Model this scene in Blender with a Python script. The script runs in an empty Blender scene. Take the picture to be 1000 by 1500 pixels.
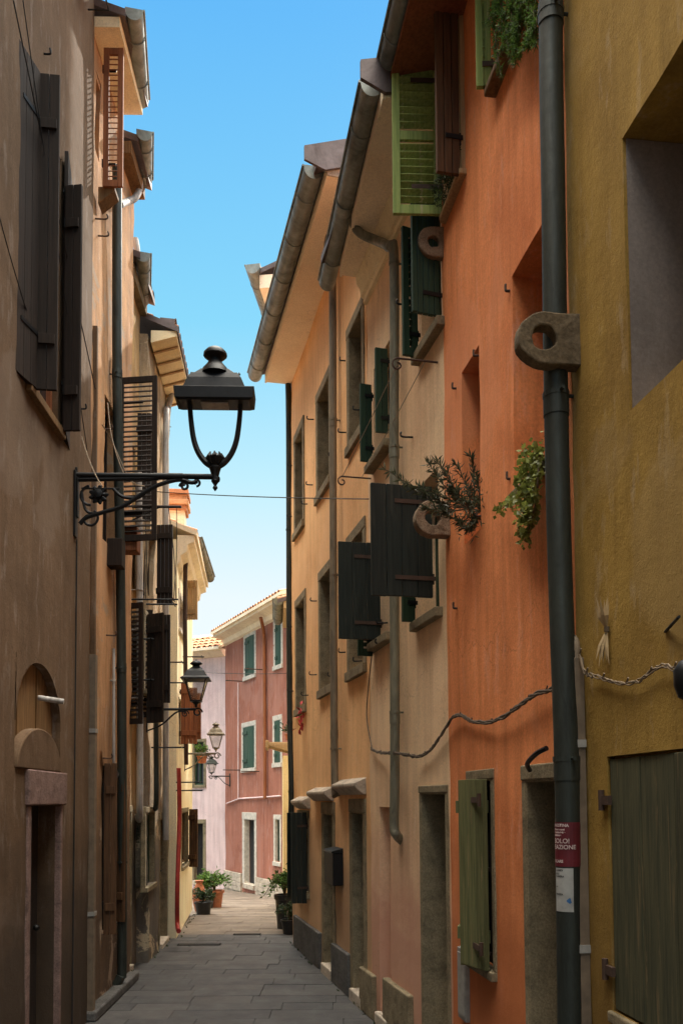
import bpy, bmesh, math, random
from mathutils import Vector, Matrix, noise
random.seed(7)
R = math.radians
sc = bpy.context.scene
COL = sc.collection

# ------------------------------------------------------------------ camera
F, PPY, EYE = 1300.0, 1102.0, 2.1
CR = Matrix.Rotation(R(93), 3, 'X') @ Matrix.Rotation(R(-0.4), 3, 'Z')
cd = bpy.data.cameras.new('camera'); cam = bpy.data.objects.new('camera', cd); COL.objects.link(cam)
cam.matrix_world = Matrix.Translation((0, 0, EYE)) @ CR.to_4x4()
cd.sensor_fit = 'VERTICAL'; cd.sensor_height = 36; cd.sensor_width = 24
cd.lens = F / 1500 * 36; cd.shift_y = (PPY - 750) / 1500; cd.clip_end = 2000; cd.clip_start = .05
sc.camera = cam

def ray(px, py):
    return (CR @ Vector(((px - 500) / F, (PPY - py) / F, -1))).normalized()
def at(px, py, D):                     # the point seen at a pixel, at depth D along the street
    d = ray(px, py); t = D / d.y
    return Vector((d.x * t, D, EYE + d.z * t))

# ------------------------------------------------------------------ materials
def newmat(name):
    m = bpy.data.materials.new(name); m.use_nodes = True
    nt = m.node_tree; b = nt.nodes['Principled BSDF']
    return m, nt, b
def N(nt, t, **k):
    n = nt.nodes.new(t)
    for a, v in k.items():
        if a.startswith('i_'):
            key = a[2:]
            n.inputs[int(key) if key.isdigit() else key.replace('_', ' ')].default_value = v
        else: setattr(n, a, v)
    return n
def ramp(nt, fac, stops):
    r = nt.nodes.new('ShaderNodeValToRGB'); e = r.color_ramp.elements
    e[0].position, e[0].color = stops[0][0], (*stops[0][1], 1)
    e[1].position, e[1].color = stops[-1][0], (*stops[-1][1], 1)
    for p, c in stops[1:-1]:
        x = e.new(p); x.color = (*c, 1)
    nt.links.new(fac, r.inputs[0]); return r.outputs[0]
def mix(nt, f, a, b, mode='MIX'):
    m = nt.nodes.new('ShaderNodeMix'); m.data_type = 'RGBA'; m.blend_type = mode
    for s, v in ((m.inputs[0], f), (m.inputs[6], a), (m.inputs[7], b)):
        if isinstance(v, (int, float)): s.default_value = v
        elif isinstance(v, tuple): s.default_value = (*v, 1)
        else: nt.links.new(v, s)
    return m.outputs[2]
def coords(nt, scale=(1, 1, 1)):
    tc = N(nt, 'ShaderNodeTexCoord'); mp = N(nt, 'ShaderNodeMapping'); mp.inputs['Scale'].default_value = scale
    nt.links.new(tc.outputs['Object'], mp.inputs[0]); return mp.outputs[0]
def tex(nt, vec, scale, detail=6, rough=.55, dist=0):
    n = N(nt, 'ShaderNodeTexNoise'); n.inputs['Scale'].default_value = scale; n.inputs['Detail'].default_value = detail
    n.inputs['Roughness'].default_value = rough; n.inputs['Distortion'].default_value = dist
    nt.links.new(vec, n.inputs['Vector']); return n.outputs['Fac']
def bump(nt, b, h, strength=.3, dist=.01, prev=None):
    n = N(nt, 'ShaderNodeBump'); n.inputs['Strength'].default_value = strength; n.inputs['Distance'].default_value = dist
    nt.links.new(h, n.inputs['Height'])
    if prev: nt.links.new(prev, n.inputs['Normal'])
    nt.links.new(n.outputs[0], b.inputs['Normal']); return n.outputs[0]
def sc3(c, k): return tuple(min(1, x * k) for x in c)

def plaster(name, c, c2=None, damp_shade=None, mott=.5, rough_b=.5, patch=None, streak=.25, rise=1.1):
    m, nt, b = newmat(name); v = coords(nt)
    c2 = c2 or sc3(c, .75)
    col = mix(nt, 0, c, c)
    big = tex(nt, v, .9, 8, .6, .4)
    col = ramp(nt, big, [(.3, sc3(c2, 1 - .15 * mott)), (.5, c), (.72, sc3(c, 1 + .22 * mott))])
    vs = coords(nt, (5, 5, .35)); st = tex(nt, vs, 1.6, 7, .65)
    stf = ramp(nt, st, [(.42, (0, 0, 0)), (.75, (1, 1, 1))])
    mm = N(nt, 'ShaderNodeMath', operation='MULTIPLY'); nt.links.new(stf, mm.inputs[0]); mm.inputs[1].default_value = streak * 2.0
    col = mix(nt, mm.outputs[0], col, sc3(c2, .62))
    vs2 = coords(nt, (3, 3, .8)); st2 = tex(nt, vs2, 2.3, 6, .7)
    s2 = ramp(nt, st2, [(.55, (0, 0, 0)), (.8, (1, 1, 1))])
    mm2 = N(nt, 'ShaderNodeMath', operation='MULTIPLY'); nt.links.new(s2, mm2.inputs[0]); mm2.inputs[1].default_value = streak * 1.6
    col = mix(nt, mm2.outputs[0], col, tuple(min(1, x * .55 + .38) for x in c))
    fine = tex(nt, v, 60, 4, .7); f2 = ramp(nt, fine, [(.3, (.82, .82, .82)), (.7, (1.1, 1.1, 1.1))])
    col = mix(nt, 1.0, col, f2, 'MULTIPLY')
    if damp_shade:                                        # stained wall foot, with the alley's low shade also painted into the colour
        tc = N(nt, 'ShaderNodeTexCoord'); sp = N(nt, 'ShaderNodeSeparateXYZ'); nt.links.new(tc.outputs['Object'], sp.inputs[0])
        ad = N(nt, 'ShaderNodeMath', operation='MULTIPLY_ADD'); nt.links.new(tex(nt, v, 2.2, 6, .7), ad.inputs[0]); ad.inputs[1].default_value = -1.8
        nt.links.new(sp.outputs[2], ad.inputs[2])
        dvv = N(nt, 'ShaderNodeMath', operation='DIVIDE'); nt.links.new(ad.outputs[0], dvv.inputs[0]); dvv.inputs[1].default_value = rise
        g = ramp(nt, dvv.outputs[0], [(0, (.85, .85, .85)), (1, (0, 0, 0))])
        col = mix(nt, g, col, damp_shade)
    cv_ = N(nt, 'ShaderNodeTexVoronoi'); cv_.feature = 'DISTANCE_TO_EDGE'; cv_.inputs['Scale'].default_value = .9
    dv = N(nt, 'ShaderNodeVectorMath', operation='MULTIPLY_ADD'); nn_ = N(nt, 'ShaderNodeTexNoise'); nn_.inputs['Scale'].default_value = 2.5; nn_.inputs['Detail'].default_value = 8; nt.links.new(v, nn_.inputs['Vector'])
    nt.links.new(nn_.outputs['Color'], dv.inputs[0]); dv.inputs[1].default_value = (.9, .9, .9); nt.links.new(v, dv.inputs[2]); nt.links.new(dv.outputs[0], cv_.inputs['Vector'])
    cr = ramp(nt, cv_.outputs['Distance'], [(0, (1, 1, 1)), (.006, (0, 0, 0))]); ck = ramp(nt, tex(nt, v, .8, 3), [(.5, (0, 0, 0)), (.6, (.55, .55, .55))])
    crk = mix(nt, 1.0, cr, ck, 'MULTIPLY'); col = mix(nt, crk, col, sc3(c2, .45))
    rp_ = ramp(nt, tex(nt, v, .55, 5, .5, .8), [(.57, (0, 0, 0)), (.60, (.42, .42, .42))]); col = mix(nt, rp_, col, tuple(min(1, x * .86 + .06) for x in c))
    if patch:
        pf = ramp(nt, tex(nt, v, 1.7, 9, .7, 1.2), [(.56, (0, 0, 0)), (.6, (1, 1, 1))])
        col = mix(nt, pf, col, patch)
    nt.links.new(col, b.inputs['Base Color']); b.inputs['Roughness'].default_value = .93
    b.inputs['Specular IOR Level'].default_value = .15
    h1 = tex(nt, v, 3, 9, .6); n1 = bump(nt, b, h1, .35 * rough_b, .05)
    bump(nt, b, tex(nt, v, 90, 6, .75), .6 * rough_b, .006, n1)
    return m
def stone(name, c, scale=6, bs=.6, dark=.45):
    m, nt, b = newmat(name); v = coords(nt)
    col = ramp(nt, tex(nt, v, scale, 9, .7, .5), [(.28, sc3(c, dark)), (.5, c), (.75, sc3(c, 1.35))])
    sp = ramp(nt, tex(nt, v, scale * 14, 3, .6), [(.35, (.6, .6, .6)), (.6, (1, 1, 1))])
    col = mix(nt, .8, col, sp, 'MULTIPLY')
    nt.links.new(col, b.inputs['Base Color']); b.inputs['Roughness'].default_value = .9; b.inputs['Specular IOR Level'].default_value = .2
    n1 = bump(nt, b, tex(nt, v, scale * 1.2, 9, .7), bs, .03); bump(nt, b, tex(nt, v, scale * 12, 4, .7), bs * .6, .006, n1)
    return m
def wood(name, c, c2, peel=None, axis=(9, 9, .5), rough=.75):
    m, nt, b = newmat(name); v = coords(nt, axis); v1 = coords(nt)
    g = tex(nt, v, 5, 8, .65, .3)
    col = ramp(nt, g, [(.3, c2), (.62, c)])
    ob = N(nt, 'ShaderNodeNewGeometry')
    rr = ramp(nt, ob.outputs['Random Per Island'], [(0, (.72, .72, .72)), (1, (1.15, 1.15, 1.15))])
    col = mix(nt, 1.0, col, rr, 'MULTIPLY')
    if peel:
        pf = ramp(nt, tex(nt, v, 3.1, 9, .75, .5), [(.57, (0, 0, 0)), (.63, (1, 1, 1))]); col = mix(nt, pf, col, peel)
    nt.links.new(col, b.inputs['Base Color']); b.inputs['Roughness'].default_value = rough; b.inputs['Specular IOR Level'].default_value = .25
    n1 = bump(nt, b, g, .5, .006); bump(nt, b, tex(nt, v1, 40, 5, .6), .2, .004, n1)
    return m
def metal(name, c, c2, rough=.5, met=.4, streak=True, sc_=4):
    m, nt, b = newmat(name); v = coords(nt, (4, 4, .7) if streak else (1, 1, 1))
    g = tex(nt, v, sc_, 8, .7, .6)
    col = ramp(nt, g, [(.32, c2), (.55, c), (.8, sc3(c, 1.5))])
    nt.links.new(col, b.inputs['Base Color']); b.inputs['Metallic'].default_value = met
    rr = ramp(nt, g, [(.3, (rough + .2,) * 3), (.7, (rough - .08,) * 3)]); nt.links.new(rr, b.inputs['Roughness'])
    bump(nt, b, tex(nt, coords(nt), 14, 6, .6), .25, .01)
    return m
def tiles(name, c):
    m, nt, b = newmat(name); v = coords(nt)
    g = N(nt, 'ShaderNodeNewGeometry')
    col = ramp(nt, g.outputs['Random Per Island'], [(0, sc3(c, .6)), (.4, c), (.75, (c[0] * 1.2, c[1] * 1.45, c[2] * 1.5)), (1, sc3(c, .8))])
    col = mix(nt, .7, col, ramp(nt, tex(nt, v, 9, 7, .7), [(.3, (.5, .5, .45)), (.6, (1, 1, 1))]), 'MULTIPLY')
    nt.links.new(col, b.inputs['Base Color']); b.inputs['Roughness'].default_value = .9
    bump(nt, b, tex(nt, v, 30, 5, .7), .4, .01)
    return m
def leaf(name, c, c2):
    m, nt, b = newmat(name); g = N(nt, 'ShaderNodeNewGeometry')
    col = ramp(nt, g.outputs['Random Per Island'], [(0, c2), (.6, c), (1, sc3(c, 1.6))])
    nt.links.new(col, b.inputs['Base Color']); b.inputs['Roughness'].default_value = .55
    b.inputs['Subsurface Weight'].default_value = 0
    tr = N(nt, 'ShaderNodeBsdfTranslucent'); nt.links.new(col, tr.inputs[0])
    ms = N(nt, 'ShaderNodeMixShader'); ms.inputs[0].default_value = .35
    nt.links.new(b.outputs[0], ms.inputs[1]); nt.links.new(tr.outputs[0], ms.inputs[2])
    nt.links.new(ms.outputs[0], nt.nodes['Material Output'].inputs[0])
    return m
def plain(name, c, rough=.6, met=0, bs=.1):
    m, nt, b = newmat(name); v = coords(nt)
    col = ramp(nt, tex(nt, v, 12, 6, .6), [(.3, sc3(c, .7)), (.7, sc3(c, 1.2))])
    nt.links.new(col, b.inputs['Base Color']); b.inputs['Roughness'].default_value = rough; b.inputs['Metallic'].default_value = met
    bump(nt, b, tex(nt, v, 40, 4, .6), bs, .004)
    return m
def glassmat(name, c=(.03, .035, .04), rough=.12):
    m, nt, b = newmat(name); v = coords(nt)
    nt.links.new(ramp(nt, tex(nt, v, 3, 3), [(.3, sc3(c, .6)), (.7, c)]), b.inputs['Base Color'])
    b.inputs['Roughness'].default_value = rough; b.inputs['Specular IOR Level'].default_value = .6
    bump(nt, b, tex(nt, v, 4, 2), .06, .02)
    return m

M = dict(
    orange=plaster('orange_plaster', (.88, .315, .125), (.74, .225, .08), damp_shade=(.50, .16, .06), mott=.8, streak=.3),
    peach=plaster('peach_plaster', (.93, .56, .28), (.83, .46, .22), damp_shade=(.48, .31, .19), mott=.5, streak=.22),
    peach2=plaster('pale_peach_plaster', (.95, .67, .42), (.85, .55, .33), damp_shade=(.60, .31, .22), mott=.5, streak=.25),
    ochre=plaster('ochre_plaster', (.36, .225, .055), (.29, .17, .04), damp_shade=(.22, .13, .04), mott=.9, rough_b=.9, streak=.3),
    taupe=plaster('taupe_plaster', (.15, .096, .058), (.118, .074, .043), damp_shade=(.055, .042, .032), rise=1, mott=.6, rough_b=.8, streak=.25),
    left2=plaster('old_peach_plaster', (.56, .32, .165), (.36, .21, .115), damp_shade=(.09, .07, .055), rise=2.6, mott=1, rough_b=1, streak=.4, patch=(.38, .28, .2)),
    left3=plaster('worn_yellow_plaster', (.55, .36, .16), (.35, .22, .12), damp_shade=(.12, .115, .11), rise=2.6, mott=1, rough_b=1, streak=.4),
    rubble=None, left4=plaster('crumbling_beige_plaster', (.58, .43, .27), (.36, .27, .18), damp_shade=(.13, .125, .12), rise=2.6, mott=1.2, rough_b=3, streak=.5, patch=(.62, .5, .34)),
    cream=plaster('cream_plaster', (.97, .86, .60), (.93, .77, .48), mott=.4, streak=.2),
    cream2=plaster('pale_cream_plaster', (.95, .82, .62), (.86, .70, .5), mott=.4, streak=.2),
    red=plaster('red_plaster', (.40, .165, .115), (.33, .125, .085), damp_shade=None, mott=.7, streak=.4),
    lilac=plaster('lilac_plaster', (.80, .62, .62), (.68, .50, .51), mott=.4, streak=.3),
    yellow=plaster('yellow_plaster', (.93, .76, .42), (.85, .64, .32), mott=.3, streak=.2),
    soffit=plaster('cream_soffit_plaster', (.97, .84, .64), (.93, .77, .56), mott=.2, streak=.08, rough_b=.2),
    revealg=plaster('grey_reveal_plaster', (.25, .21, .19), mott=.3, streak=.1),
    stone=stone('weathered_stone', (.27, .22, .14)), stoneL=stone('pale_stone', (.55, .47, .38)), stonep=stone('pinkish_stone', (.24, .16, .14)),
    stoned=stone('dark_plinth_stone', (.13, .125, .12), 4), ring=stone('carved_stone', (.34, .25, .17), 9, 1, .35), ringd=stone('brown_carved_stone', (.16, .12, .075), 4, .4, .6),
    black=wood('black_green_painted_wood', (.02, .026, .022), (.008, .012, .010), peel=(.035, .038, .03), rough=.6),
    dgreen=wood('dark_green_painted_wood', (.028, .06, .035), (.015, .035, .022), rough=.6),
    green=wood('weathered_green_painted_wood', (.34, .42, .13), (.17, .25, .07), peel=(.5, .47, .27)),
    ggreen=wood('old_grey_green_wood', (.17, .17, .075), (.07, .08, .035), peel=(.27, .2, .1)),
    mgreen=wood('mid_green_painted_wood', (.04, .085, .058), (.022, .05, .034), rough=.6),
    olive=wood('dark_olive_wood', (.085, .082, .045), (.035, .038, .024), peel=(.15, .115, .06), rough=.85),
    brown=wood('brown_wood', (.12, .06, .028), (.055, .028, .014)),
    dbrown=wood('dark_brown_wood', (.028, .017, .012), (.012, .008, .006)),
    redwood=wood('red_brown_wood', (.30, .11, .045), (.16, .055, .025)),
    boards=wood('raw_boards', (.24, .14, .06), (.10, .055, .025)),
    palewood=wood('pale_wood', (.55, .38, .2), (.35, .22, .12)),
    pipe=metal('dark_green_pipe_metal', (.035, .042, .036), (.016, .02, .017), .5, .3),
    pipeb=metal('bronze_pipe_metal', (.22, .18, .125), (.11, .095, .07), .55, .2),
    pipeg=metal('patinated_green_pipe_metal', (.21, .20, .145), (.10, .10, .075), .55, .2),
    pipew=metal('grey_white_pipe', (.42, .40, .38), (.25, .23, .21), .6, .1),
    gutter=metal('zinc_gutter_metal', (.22, .245, .23), (.11, .125, .115), .45, .3, streak=False, sc_=5),
    flash=metal('dark_flashing_metal', (.13, .10, .10), (.08, .062, .06), .55, .3, streak=False),
    iron=plain('black_iron', (.012, .013, .015), .5, .5), rust=plain('rusty_iron', (.07, .04, .028), .8, .2),
    cable=plain('grey_cable', (.12, .09, .065), .8), cableL=plain('pale_cable', (.24, .18, .12), .7), cabled=plain('dark_cable', (.02, .018, .017), .7),
    duct=plain('brown_duct_plastic', (.17, .125, .085), .7), redpipe=plain('red_plastic_pipe', (.35, .03, .02), .45),
    tile=tiles('terracotta_tiles', (.55, .24, .12)), white=plain('white_painted_stone', (.58, .53, .46), .8),
    glass=glassmat('dark_window_glass'), dark=plain('dark_door_wood', (.014, .012, .012), .8), darkdoor=wood('dark_brown_door', (.035, .026, .022), (.018, .014, .012)),
    grey=plain('grey_enamel', (.30, .29, .27), .6), terracotta=plain('terracotta', (.40, .14, .07), .85), pot=plain('black_plastic_pot', (.015, .015, .017), .5),
    leafo=leaf('olive_leaves', (.075, .085, .045), (.035, .045, .025)), leafi=leaf('ivy_leaves', (.20, .23, .05), (.09, .11, .02)),
    leafd=leaf('dark_leaves', (.035, .06, .02), (.015, .03, .01)), leafg=leaf('green_leaves', (.09, .17, .03), (.03, .07, .015)),
    twig=plain('twig_bark', (.11, .075, .045), .9), straw=plain('dry_leaf', (.50, .36, .19), .8), redc=plain('red_cloth', (.5, .05, .05), .8),
    posterR=plain('dark_red_paper', (.12, .010, .018), .6), paper=plain('white_paper', (.42, .42, .40), .7), ink=plain('blue_ink', (.04, .16, .4), .6), inkd=plain('black_ink', (.04, .04, .04), .6), textw=plain('pale_print', (.62, .5, .48), .6),
    lampglass=None)

def rubble_mat():
    m, nt, b = newmat('rubble_masonry'); v = coords(nt, (3.2, 3.2, 5.5))
    vo = N(nt, 'ShaderNodeTexVoronoi'); vo.inputs['Scale'].default_value = 1.6; nt.links.new(v, vo.inputs['Vector'])
    ve = N(nt, 'ShaderNodeTexVoronoi'); ve.feature = 'DISTANCE_TO_EDGE'; ve.inputs['Scale'].default_value = 1.6; nt.links.new(v, ve.inputs['Vector'])
    sv = N(nt, 'ShaderNodeSeparateColor'); nt.links.new(vo.outputs['Color'], sv.inputs[0]); col = ramp(nt, sv.outputs[0], [(0, (.36, .25, .15)), (.5, (.55, .40, .24)), (1, (.68, .54, .36))])
    col = mix(nt, ramp(nt, tex(nt, coords(nt), 1.3, 6, .7), [(.45, (0, 0, 0)), (.55, (.9, .9, .9))]), col, (.56, .42, .26))
    e = ramp(nt, ve.outputs['Distance'], [(.0, (.55, .52, .48)), (.13, (1, 1, 1))])
    col = mix(nt, 1., col, e, 'MULTIPLY'); nt.links.new(col, b.inputs['Base Color']); b.inputs['Roughness'].default_value = .95
    n1 = bump(nt, b, e, 1, .05); bump(nt, b, tex(nt, v, 8, 8, .7), .8, .03, n1)
    return m
M['rubble'] = rubble_mat()
def lamp_glass():
    m, nt, b = newmat('lantern_glass'); b.inputs['Base Color'].default_value = (.85, .85, .8, 1)
    b.inputs['Roughness'].default_value = .15; b.inputs['Transmission Weight'].default_value = .9; b.inputs['IOR'].default_value = 1.05
    nt.links.new(ramp(nt, tex(nt, coords(nt), 9, 5), [(.3, (.6, .6, .55)), (.7, (.9, .9, .86))]), b.inputs['Base Color'])
    return m
M['lampglass'] = lamp_glass()
def paving_mat():
    m, nt, b = newmat('paving_stone'); v = coords(nt)
    g = N(nt, 'ShaderNodeNewGeometry')
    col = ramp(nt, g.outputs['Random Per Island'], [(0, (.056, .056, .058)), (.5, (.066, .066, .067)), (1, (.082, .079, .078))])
    col = mix(nt, .8, col, ramp(nt, tex(nt, v, 2.5, 9, .7, .4), [(.3, (.55, .52, .5)), (.65, (1.1, 1.08, 1.05))]), 'MULTIPLY')
    nt.links.new(col, b.inputs['Base Color'])
    nt.links.new(ramp(nt, tex(nt, v, 3, 7, .7), [(.3, (.5,) * 3), (.7, (.8,) * 3)]), b.inputs['Roughness'])
    n1 = bump(nt, b, tex(nt, coords(nt, (1, 8, 1)), 6, 7, .7), .35, .01); bump(nt, b, tex(nt, v, 70, 4, .7), .3, .004, n1)
    return m
M['paving'] = paving_mat(); M['paving_far'] = M['paving'].copy(); M['paving_far'].name = 'warm_bounce_paving_stone'  # browner stone further on, lightened to paint in the warm bounced light there
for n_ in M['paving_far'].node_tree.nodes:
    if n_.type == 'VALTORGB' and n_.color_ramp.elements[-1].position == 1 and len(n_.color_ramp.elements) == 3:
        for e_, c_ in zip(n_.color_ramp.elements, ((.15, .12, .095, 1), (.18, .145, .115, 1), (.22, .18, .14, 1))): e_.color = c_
M['joint'] = stone('joint_dirt', (.028, .026, .024), 8)

# ------------------------------------------------------------------ mesh builder
class MB:
    def __init__(s): s.v = []; s.f = []
    def add(s, vs, fs, m=None):
        o = len(s.v)
        s.v += [tuple(m @ Vector(p)) if m else tuple(p) for p in vs]
        s.f += [tuple(i + o for i in f) for f in fs]
        return s
    def box(s, x0, x1, y0, y1, z0, z1, m=None):
        x0, x1 = sorted((x0, x1)); y0, y1 = sorted((y0, y1)); z0, z1 = sorted((z0, z1))
        v = [(x, y, z) for z in (z0, z1) for y in (y0, y1) for x in (x0, x1)]
        return s.add(v, [(0, 2, 3, 1), (4, 5, 7, 6), (0, 1, 5, 4), (2, 6, 7, 3), (0, 4, 6, 2), (1, 3, 7, 5)], m)
    def prism(s, poly, y0, y1, m=None):            # poly in (x,z), extruded along y
        n = len(poly)
        v = [(p[0], y0, p[1]) for p in poly] + [(p[0], y1, p[1]) for p in poly]
        f = [tuple(range(n)), tuple(reversed(range(n, 2 * n)))] + [(i, i + n, (i + 1) % n + n, (i + 1) % n) for i in range(n)]
        return s.add(v, f, m)
    def prismx(s, poly, x0, x1, m=None):           # poly in (y,z), extruded along x
        n = len(poly)
        v = [(x0, p[0], p[1]) for p in poly] + [(x1, p[0], p[1]) for p in poly]
        f = [tuple(reversed(range(n))), tuple(range(n, 2 * n))] + [(i, (i + 1) % n, (i + 1) % n + n, i + n) for i in range(n)]
        return s.add(v, f, m)
    def tube(s, path, r, n=10, m=None, cap=True):
        P = [Vector(p) for p in path]; k = len(P)
        rs = r if isinstance(r, (list, tuple)) else [r] * k
        t0 = (P[1] - P[0]).normalized(); ref = Vector((0, 0, 1)) if abs(t0.z) < .9 else Vector((1, 0, 0))
        a = t0.cross(ref).normalized(); vs = []
        for i in range(k):
            t = (P[min(i + 1, k - 1)] - P[max(i - 1, 0)]).normalized()
            a = (a - t * a.dot(t)).normalized(); b = t.cross(a)
            for j in range(n):
                w = 2 * math.pi * j / n; vs.append(P[i] + (a * math.cos(w) + b * math.sin(w)) * rs[i])
        fs = [(i * n + j, i * n + (j + 1) % n, (i + 1) * n + (j + 1) % n, (i + 1) * n + j) for i in range(k - 1) for j in range(n)]
        if cap: fs += [tuple(reversed(range(n))), tuple(range((k - 1) * n, k * n))]
        return s.add(vs, fs, m)
    def lathe(s, prof, n=16, m=None, rot=0):       # prof (r,z)
        vs = [(r * math.cos(2 * math.pi * j / n + rot), r * math.sin(2 * math.pi * j / n + rot), z) for r, z in prof for j in range(n)]
        fs = [(i * n + j, i * n + (j + 1) % n, (i + 1) * n + (j + 1) % n, (i + 1) * n + j) for i in range(len(prof) - 1) for j in range(n)]
        fs += [tuple(reversed(range(n))), tuple(range((len(prof) - 1) * n, len(prof) * n))]
        return s.add(vs, fs, m)
    def build(s, name, mat, parent=None, smooth=False, bevel=0, label=None):
        me = bpy.data.meshes.new(name); me.from_pydata(s.v, [], s.f); me.update()
        bm = bmesh.new(); bm.from_mesh(me); bmesh.ops.recalc_face_normals(bm, faces=bm.faces); bm.to_mesh(me); bm.free()
        o = bpy.data.objects.new(name, me); COL.objects.link(o); me.materials.append(mat)
        if smooth:
            me.polygons.foreach_set('use_smooth', [True] * len(me.polygons)); me.set_sharp_from_angle(angle=R(38))
        if bevel:
            b = o.modifiers.new('bevel', 'BEVEL'); b.width = bevel; b.segments = 2; b.limit_method = 'ANGLE'; b.angle_limit = R(40)
        if parent: o.parent = parent
        if label: o['label'] = label
        return o
def curve(pts, n=6):                               # Catmull-Rom
    P = [Vector(p) for p in pts]; out = []
    for i in range(len(P) - 1):
        p0, p1, p2, p3 = P[max(i - 1, 0)], P[i], P[i + 1], P[min(i + 2, len(P) - 1)]
        for j in range(n):
            t = j / n; out.append(.5 * ((2 * p1) + (p2 - p0) * t + (2 * p0 - 5 * p1 + 4 * p2 - p3) * t * t + (3 * p1 - p0 - 3 * p2 + p3) * t ** 3))
    out.append(P[-1]); return out
def tag(o, label, cat, group=None):
    o['label'] = label; o['category'] = cat
    if group: o['group'] = group
    return o
def thing(name, label, cat, mat=None, group=None):
    o = bpy.data.objects.new(name, None); COL.objects.link(o)
    if mat is not None: o.matrix_world = mat
    return tag(o, label, cat, group)
def struct(o): o['kind'] = 'structure'; return o

class Wall:
    def __init__(s, a, b):
        s.a = Vector(a); s.b = Vector(b); d = s.b - s.a; s.L = d.length; s.u = d / s.L; s.n = Vector((-s.u.y, s.u.x))
    def uz(s, px, py, off=0):
        d = ray(px, py); o = s.a + s.n * off
        den = d.x * s.n.x + d.y * s.n.y; t = (o.x * s.n.x + o.y * s.n.y) / den
        x, y = d.x * t, d.y * t
        return (Vector((x, y)) - s.a).dot(s.u), EYE + d.z * t
    def p(s, px, py, off=0):                       # local point on the wall, off in front of it
        u, z = s.uz(px, py, off); return Vector((u, off, z))
    def u_(s, px, py=1170, off=0): return s.uz(px, py, off)[0]
    def mat(s, u=0, z=0, off=0):
        p = s.a + s.u * u + s.n * off
        return Matrix(((s.u.x, s.n.x, 0, p.x), (s.u.y, s.n.y, 0, p.y), (0, 0, 1, z), (0, 0, 0, 1)))
    def loc(s, P):                                 # world point -> wall local
        d = Vector((P[0], P[1])) - s.a; return Vector((d.dot(s.u), d.dot(s.n), P[2]))

def lines(a, b, step, extra):
    xs = sorted(set([round(a, 4), round(b, 4)] + [round(e, 4) for e in extra if a < e < b])); out = []
    for i in range(len(xs) - 1):
        k = max(1, int((xs[i + 1] - xs[i]) / step)); out += [xs[i] + (xs[i + 1] - xs[i]) * j / k for j in range(k)]
    return out + [xs[-1]]

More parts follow.
